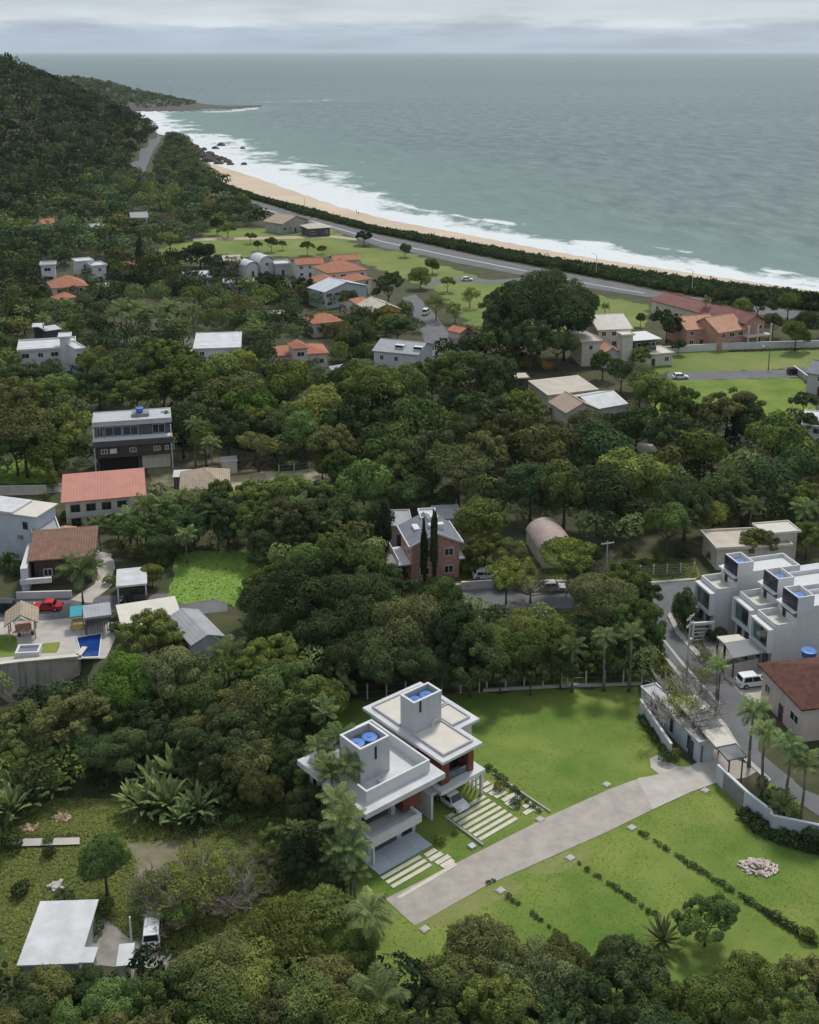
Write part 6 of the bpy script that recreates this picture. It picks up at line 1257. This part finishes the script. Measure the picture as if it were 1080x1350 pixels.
def hedge(label, pts, w, h, k='DG', n=60):
    g = np.random.default_rng(int(pts[0][0])); o0 = G(*pts[0]); P_ = []; Nn = []
    for a, b in zip(pts, pts[1:]):
        p, q = np.array(G(*a)-o0), np.array(G(*b)-o0); ln = np.linalg.norm(q-p); m = int(ln*n); t = g.random((m,1)); u = (q-p)/ln; s = np.array([-u[1],u[0],0])
        c_ = g.uniform(-1,1,(m,1)); z = g.random((m,1))**.6; wob = 1+.3*np.sin(t*ln*1.3)*np.cos(t*ln*2.9+1); P_.append(p+(q-p)*t+s*c_*w/2*wob+np.array([0,0,1.])*z*h*wob*(1-.3*c_**2)); d = s*c_+np.array([0,0,1.])*z; Nn.append(d+g.normal(0,.6,d.shape))
    P_ = np.concatenate(P_); Nn = np.concatenate(Nn); Nn /= np.linalg.norm(Nn,axis=1,keepdims=True); v, f = leaf_quads(g, P_, Nn, .3)
    o = link('hedge', np_mesh('hedge', v, f, LEAF[k], {'tint': g.beta(2,2,len(f))})); o.location = o0; return tag(o, label, 'hedge')
hedge('dark clipped hedge at the foot of the white entrance wall', [(978,1075),(1008,1100),(1060,1118),(1110,1128)], 1.9, 1.2, 'DG', 260)
hedge('low hedge along the near side of the pale field wall', [(960,464),(1100,460)], 1.0, .6, 'DG', 60)
label_plants()
# ------------------------------------------------------------------ far woods: masses nobody could count, one object per wood
LEAF['F1'] = leafmat('leaf_wood_dark', (0.040,0.062,0.028), 0.0); LEAF['F2'] = leafmat('leaf_wood_olive', (0.108,0.120,0.046), 0.0); LEAF['F3'] = leafmat('leaf_wood_fresh', (0.105,0.150,0.045), 0.0)
def mass(name, items, leaf=.34, nl=110, mk='FD', label=None, mix=(.5,.22,.18,.10)):
    # items: (x, y, z, R)
    g = np.random.default_rng(len(items)); tp = []
    for i in range(6):
        v, f, t = crown_data(900+i, 9, nl, leaf, rc=(.4,.6), spread=.5, zmin=-.15, loose=.2); tp.append((v, t))
    Vv = []; Tt = []; Mi = []
    for (x, y, z, R) in items:
        v, t = tp[g.integers(0,6)]; a = g.uniform(0,6.28); c_, s_ = math.cos(a), math.sin(a); w = v*np.array([R,R,R*g.uniform(.8,1.2)]); w = np.stack([w[:,0]*c_-w[:,1]*s_, w[:,0]*s_+w[:,1]*c_, w[:,2]],1); Vv.append(w+np.array([x,y,z])); Tt.append(np.clip(t*.45+g.beta(1.1,1.3)*.75-.12,0,1)); Mi += [int(g.choice(4, p=mix))]*len(t)
    Vv = np.concatenate(Vv); f = np.arange(len(Vv)).reshape(-1,4)
    me = np_mesh(name, Vv, f, LEAF[mk], {'tint': np.concatenate(Tt)}); o = link(name, me)
    if name == 'woods':
        for q in ('F1','F2','F3'): me.materials.append(LEAF[q])
        me.polygons.foreach_set('material_index', Mi)
    tag(o, label, kind='stuff'); return o
def scatter(poly, n, sp, Rr, seed, lift=.75, avoid=True):
    rng = random.Random(seed); x0 = min(p[0] for p in poly); x1 = max(p[0] for p in poly); y0 = min(p[1] for p in poly); y1 = max(p[1] for p in poly); grid = {}; out_ = []
    Y0, Y1 = G(0, y1).y, G(0, y0).y
    for _ in range(n):
        cx = rng.uniform(x0, x1); Y = rng.uniform(Y0, Y1); X = wx(cx, Y); py = PX((X,Y,0))[1]
        if not inpoly(cx, py, poly): continue
        if avoid and (any(inpoly(cx, py, q) for q in KEEP_OFF) or not clearpx(cx, py, 6, py)): continue
        k = (int(X//sp), int(Y//sp))
        if any((X-a)**2+(Y-b)**2 < sp*sp for i in (-1,0,1) for j in (-1,0,1) for a, b in grid.get((k[0]+i,k[1]+j),())): continue
        grid.setdefault(k, []).append((X,Y)); R = rng.uniform(*Rr); out_.append((X, Y, hfun(cx, Y)+R*lift, R))
    return out_
it = []
for (cx, cy, r, k, fac) in STUFF: p, R, hc = solve(cx, cy, r, fac); it.append((p.x, p.y, hc, R))
if it: mass('woods', it, .15, 900, 'FM')
# plain between the hill and the pastures
pl = [(-150,305),(0,292),(60,268),(120,242),(165,228),(176,236),(210,246),(245,250),(262,259),(350,280),(430,302),(380,306),(300,302),(262,316),(190,334),(150,346),(60,352),(-150,352)]
mass('woods', scatter(pl, 9000, 5.4, (2.4,6.2), 3), .26, 260, 'FD')
pl = [(-150,352),(60,352),(150,346),(190,352),(240,350),(300,352),(330,380),(200,388),(-150,402)]
mass('woods', scatter(pl, 8000, 4.6, (2.0,5.2), 4), .2, 420, 'FD')
pl = [(-150,402),(200,388),(330,380),(420,385),(500,400),(560,420),(700,470),(720,500),(560,490),(480,485),(360,460),(230,475),(-150,480)]
mass('woods', scatter(pl, 9000, 4.4, (1.8,4.8), 14), .17, 520, 'FM')
pl = [(-150,475),(230,475),(360,460),(480,485),(690,495),(830,550),(1180,560),(1180,700),(860,700),(620,655),(480,655),(400,600),(110,610),(-150,640)]
mass('woods', scatter(pl, 5000, 5.6, (2.0,3.4), 15), .16, 600, 'FM')
# hill
it = []; rng = random.Random(8); grid = {}
for _ in range(60000):
    cx = rng.uniform(-420, 206); yf, yr, zr = hill_params(cx); Y = rng.uniform(yf-5, yr+60*min(1,zr/20)); X = wx(cx, Y)
    if 168 < cx < 206 and Y < yf+14: continue
    sp = 5.6; k = (int(X//sp), int(Y//sp))
    if any((X-a)**2+(Y-b)**2 < sp*sp for i in (-1,0,1) for j in (-1,0,1) for a, b in grid.get((k[0]+i,k[1]+j),())): continue
    grid.setdefault(k, []).append((X,Y)); R = rng.uniform(3.2,6.2); it.append((X, Y, hfun(cx, Y)+R*.7, R))
print('HILL', len(it)); mass('woods', it, .30, 150, 'FD', mix=(.52,.42,.02,.04))
# knoll by the beach end, hedge between highway and sand, headland
kn = [(222,179),(236,181),(250,189),(256,200),(262,216),(300,243),(250,248),(236,243),(218,236),(206,229),(207,213),(214,201),(221,189)]
it = scatter(kn, 9000, 5.0, (2.5,4.2), 6); mass('woods', it, .3, 160, 'FD')
up = [(x, tab(SANDT, x)+1.5) for x in range(252, 1130, 12)]
lo_ = [(x, tab([(246,244),(330,262),(420,283),(500,308),(540,316),(640,338),(715,352),(820,372),(880,384),(1000,402),(1100,413)], x)) for x in range(1126, 246, -12)]
it = []; g7 = random.Random(7)
LO = [(246,244),(330,262),(420,283),(500,308),(540,316),(640,338),(715,352),(820,372),(880,384),(1000,402),(1100,413)]
for _ in range(7500):
    cx = 246+884*g7.random()**1.25; a, b = tab(SANDT, max(cx,252))+1.2, tab(LO, cx)-.8; py = a+(b-a)*g7.random(); p = G(cx, py); R = g7.uniform(1.2,2.4); it.append((p.x, p.y, R*.45, R))
mass('coastal_scrub', it, .34, 90, 'HG')
it = []
for _ in range(2600):
    p = rng.uniform(-190, 326); y0 = G(p, tab(HB, p), -1).y; y1 = y0+60+240*min(1,max(0,(340-p)/120)); t = rng.uniform(.16,1.35)
    d = (tab(HR,p)-PY0)/F_; zr = max(0, H_+y1*(-ST-d*CT)/(CT-d*ST)-5); z = -2+(zr+2)*(min(t,1)**.75) if t <= 1 else zr-(t-1)/.6*(zr+4); 
    if z > 1.6: Y = y0-6+(y1-y0+6)*t; it.append((wx(p,Y), Y, z+1.5, rng.uniform(3.5,6) if z > 6 else rng.uniform(2,3.2)))
mass('woods', it, .36, 90, 'FD')
# woods and gardens going on beyond the picture's edges
mass('woods', scatter([(1125,425),(1400,470),(2100,620),(2100,1500),(1140,1500),(1125,1140),(1180,1000),(1230,880),(1190,740)], 7000, 6.2, (2.4,5.0), 21, avoid=True), .2, 320, 'FM')
mass('woods', scatter([(-20,360),(-20,640),(-70,650),(-70,1000),(-30,1040),(-30,1500),(-700,1500),(-700,340)], 7000, 6.2, (2.4,5.0), 22, avoid=True), .2, 320, 'FM')
# ground cover: weeds and low growth under the woods
und = scatter([(-40,900),(430,890),(430,1060),(240,1110),(150,1060),(-40,1060)], 2500, 1.6, (.5,1.0), 9, .4) + scatter([(330,720),(520,740),(640,810),(850,810),(850,895),(430,905),(330,830)], 2500, 1.8, (.5,1.1), 10, .4) + scatter([(120,690),(480,690),(480,735),(200,735)], 900, 1.8, (.6,1.1), 11, .4)+ scatter([(-40,1290),(500,1285),(1100,1290),(1100,1400),(-40,1400)], 900, 1.8, (.6,1.1), 12, .4)+scatter([(0,480),(620,480),(1080,560),(1080,690),(860,700),(480,660),(0,610)], 5200, 2.6, (.9,1.6), 13, .4)
mass('undergrowth', und, .32, 90, 'HG')

# grass: blades and weeds standing in the lawns and rough ground
def inpoly_np(x, y, poly):
    r = np.zeros(len(x), bool); j = len(poly)-1
    for i in range(len(poly)):
        xi, yi = poly[i]; xj, yj = poly[j]
        with np.errstate(divide='ignore', invalid='ignore'): r ^= ((yi > y) != (yj > y)) & (x < (xj-xi)*(y-yi)/(yj-yi+1e-12)+xi)
        j = i
    return r
def grass(polys, n, size, mk, seed, hole=(), z=.04, patch=.35, up=.8):
    g = np.random.default_rng(seed); w = [[tuple(G(*p).xy) for p in q] for q in polys]; hw = [[tuple(G(*p).xy) for p in q] for q in hole]
    xs = [p[0] for q in w for p in q]; ys = [p[1] for q in w for p in q]; x = g.uniform(min(xs),max(xs),n); y = g.uniform(min(ys),max(ys),n)
    k = np.zeros(n, bool)
    for q in w: k |= inpoly_np(x, y, q)
    jx, jy = g.normal(0,.16,n), g.normal(0,.16,n)
    for q in hw: k &= ~inpoly_np(x+jx, y+jy, q)
    f1 = np.sin(x*.31+1.3*np.sin(y*.23))*np.sin(y*.37+1.1*np.sin(x*.19)) + .6*np.sin(x*1.1+y*.7)*np.sin(y*1.3-x*.4); k &= (f1 + g.normal(0,.5,n)) > -patch*1.5-.4
    x, y, f1 = x[k], y[k], f1[k]; m = len(x); nr = g.normal(0,1,(m,3)); nr[:,2] = np.abs(nr[:,2])*up+1.5; nr /= np.linalg.norm(nr,axis=1,keepdims=True)
    v, f = leaf_quads(g, np.stack([x,y,np.full(m,z)+size*.25*g.random(m)],1), nr, size)
    tag(link('grass', np_mesh('grass', v, f, LEAF[mk], {'tint': np.clip(.46+.05*f1+g.normal(0,.07,m),0,1)})), kind='stuff')
LEAF['GR'] = leafmat('leaf_grass', (0.140,0.205,0.045), 0.0); LEAF['GM'] = leafmat('leaf_meadow', (0.20,0.32,0.07), 0.0); LEAF['GD'] = leafmat('leaf_rough', (0.155,0.185,0.062), 0.0)
LAWN = [(412,940),(440,929),(620,915),(842,906),(850,938),(884,992),(945,1030),(985,1068),(1015,1092),(1098,1116),(1125,1325),(700,1340),(475,1340),(402,1230),(398,1050)]
DRIVE = [(506,1185),(720,1077),(800,1042),(834,1027),(857,1000),(870,993),(900,1008),(942,986),(1003,1014),(985,1026),(950,1031),(911,1045),(861,1068),(800,1098),(640,1169),(547,1223)]
HOUSES = [tuple(PX(hl(a, b)))[:2] for a, b in ((-10.7,-2.4),(-3.4,-2.4),(-1,-.5),(6.5,-.5),(8.8,3.6),(8.8,14),(0,14),(-10,11))]
STRIPS = [tuple(PX(hl(a, b)))[:2] for a, b in ((.6,-5.8),(6.4,-5.8),(6.4,0),(.6,0))]; STRIPA = [tuple(PX(hl(a, b)))[:2] for a, b in ((-11.3,-6.4),(-3.4,-6.4),(-3.4,-2.4),(-10.7,-2.4))]
grass([LAWN], 60000, .11, 'GR', 1, [DRIVE, HOUSES, STRIPS, STRIPA], patch=-.1)
grass([[(222,790),(232,731),(262,726),(356,725),(361,765),(310,801),(285,790),(236,796)], [(-40,604),(72,606),(72,637),(-40,638)]], 60000, .34, 'GM', 2, up=.5)
grass([[(-60,1050),(420,1060),(425,1160),(330,1230),(240,1260),(222,1255),(172,1238),(130,1207),(118,1210),(104,1275),(0,1292),(-60,1300)]], 90000, .24, 'GD', 3, [[(165,1112),(235,1108),(235,1135),(215,1140),(195,1180),(178,1180),(180,1135)],[(15,1103),(106,1101),(106,1117),(15,1119)]], patch=.6, up=.5)
grass([[(842,858),(858,846),(905,902),(955,960),(930,975),(890,915),(862,900),(845,900)],[(640,805),(850,805),(850,900),(700,905),(640,860)],[(590,745),(700,738),(915,738),(920,762),(735,764),(600,768)]], 60000, .25, 'GD', 4, patch=.7, up=.5)
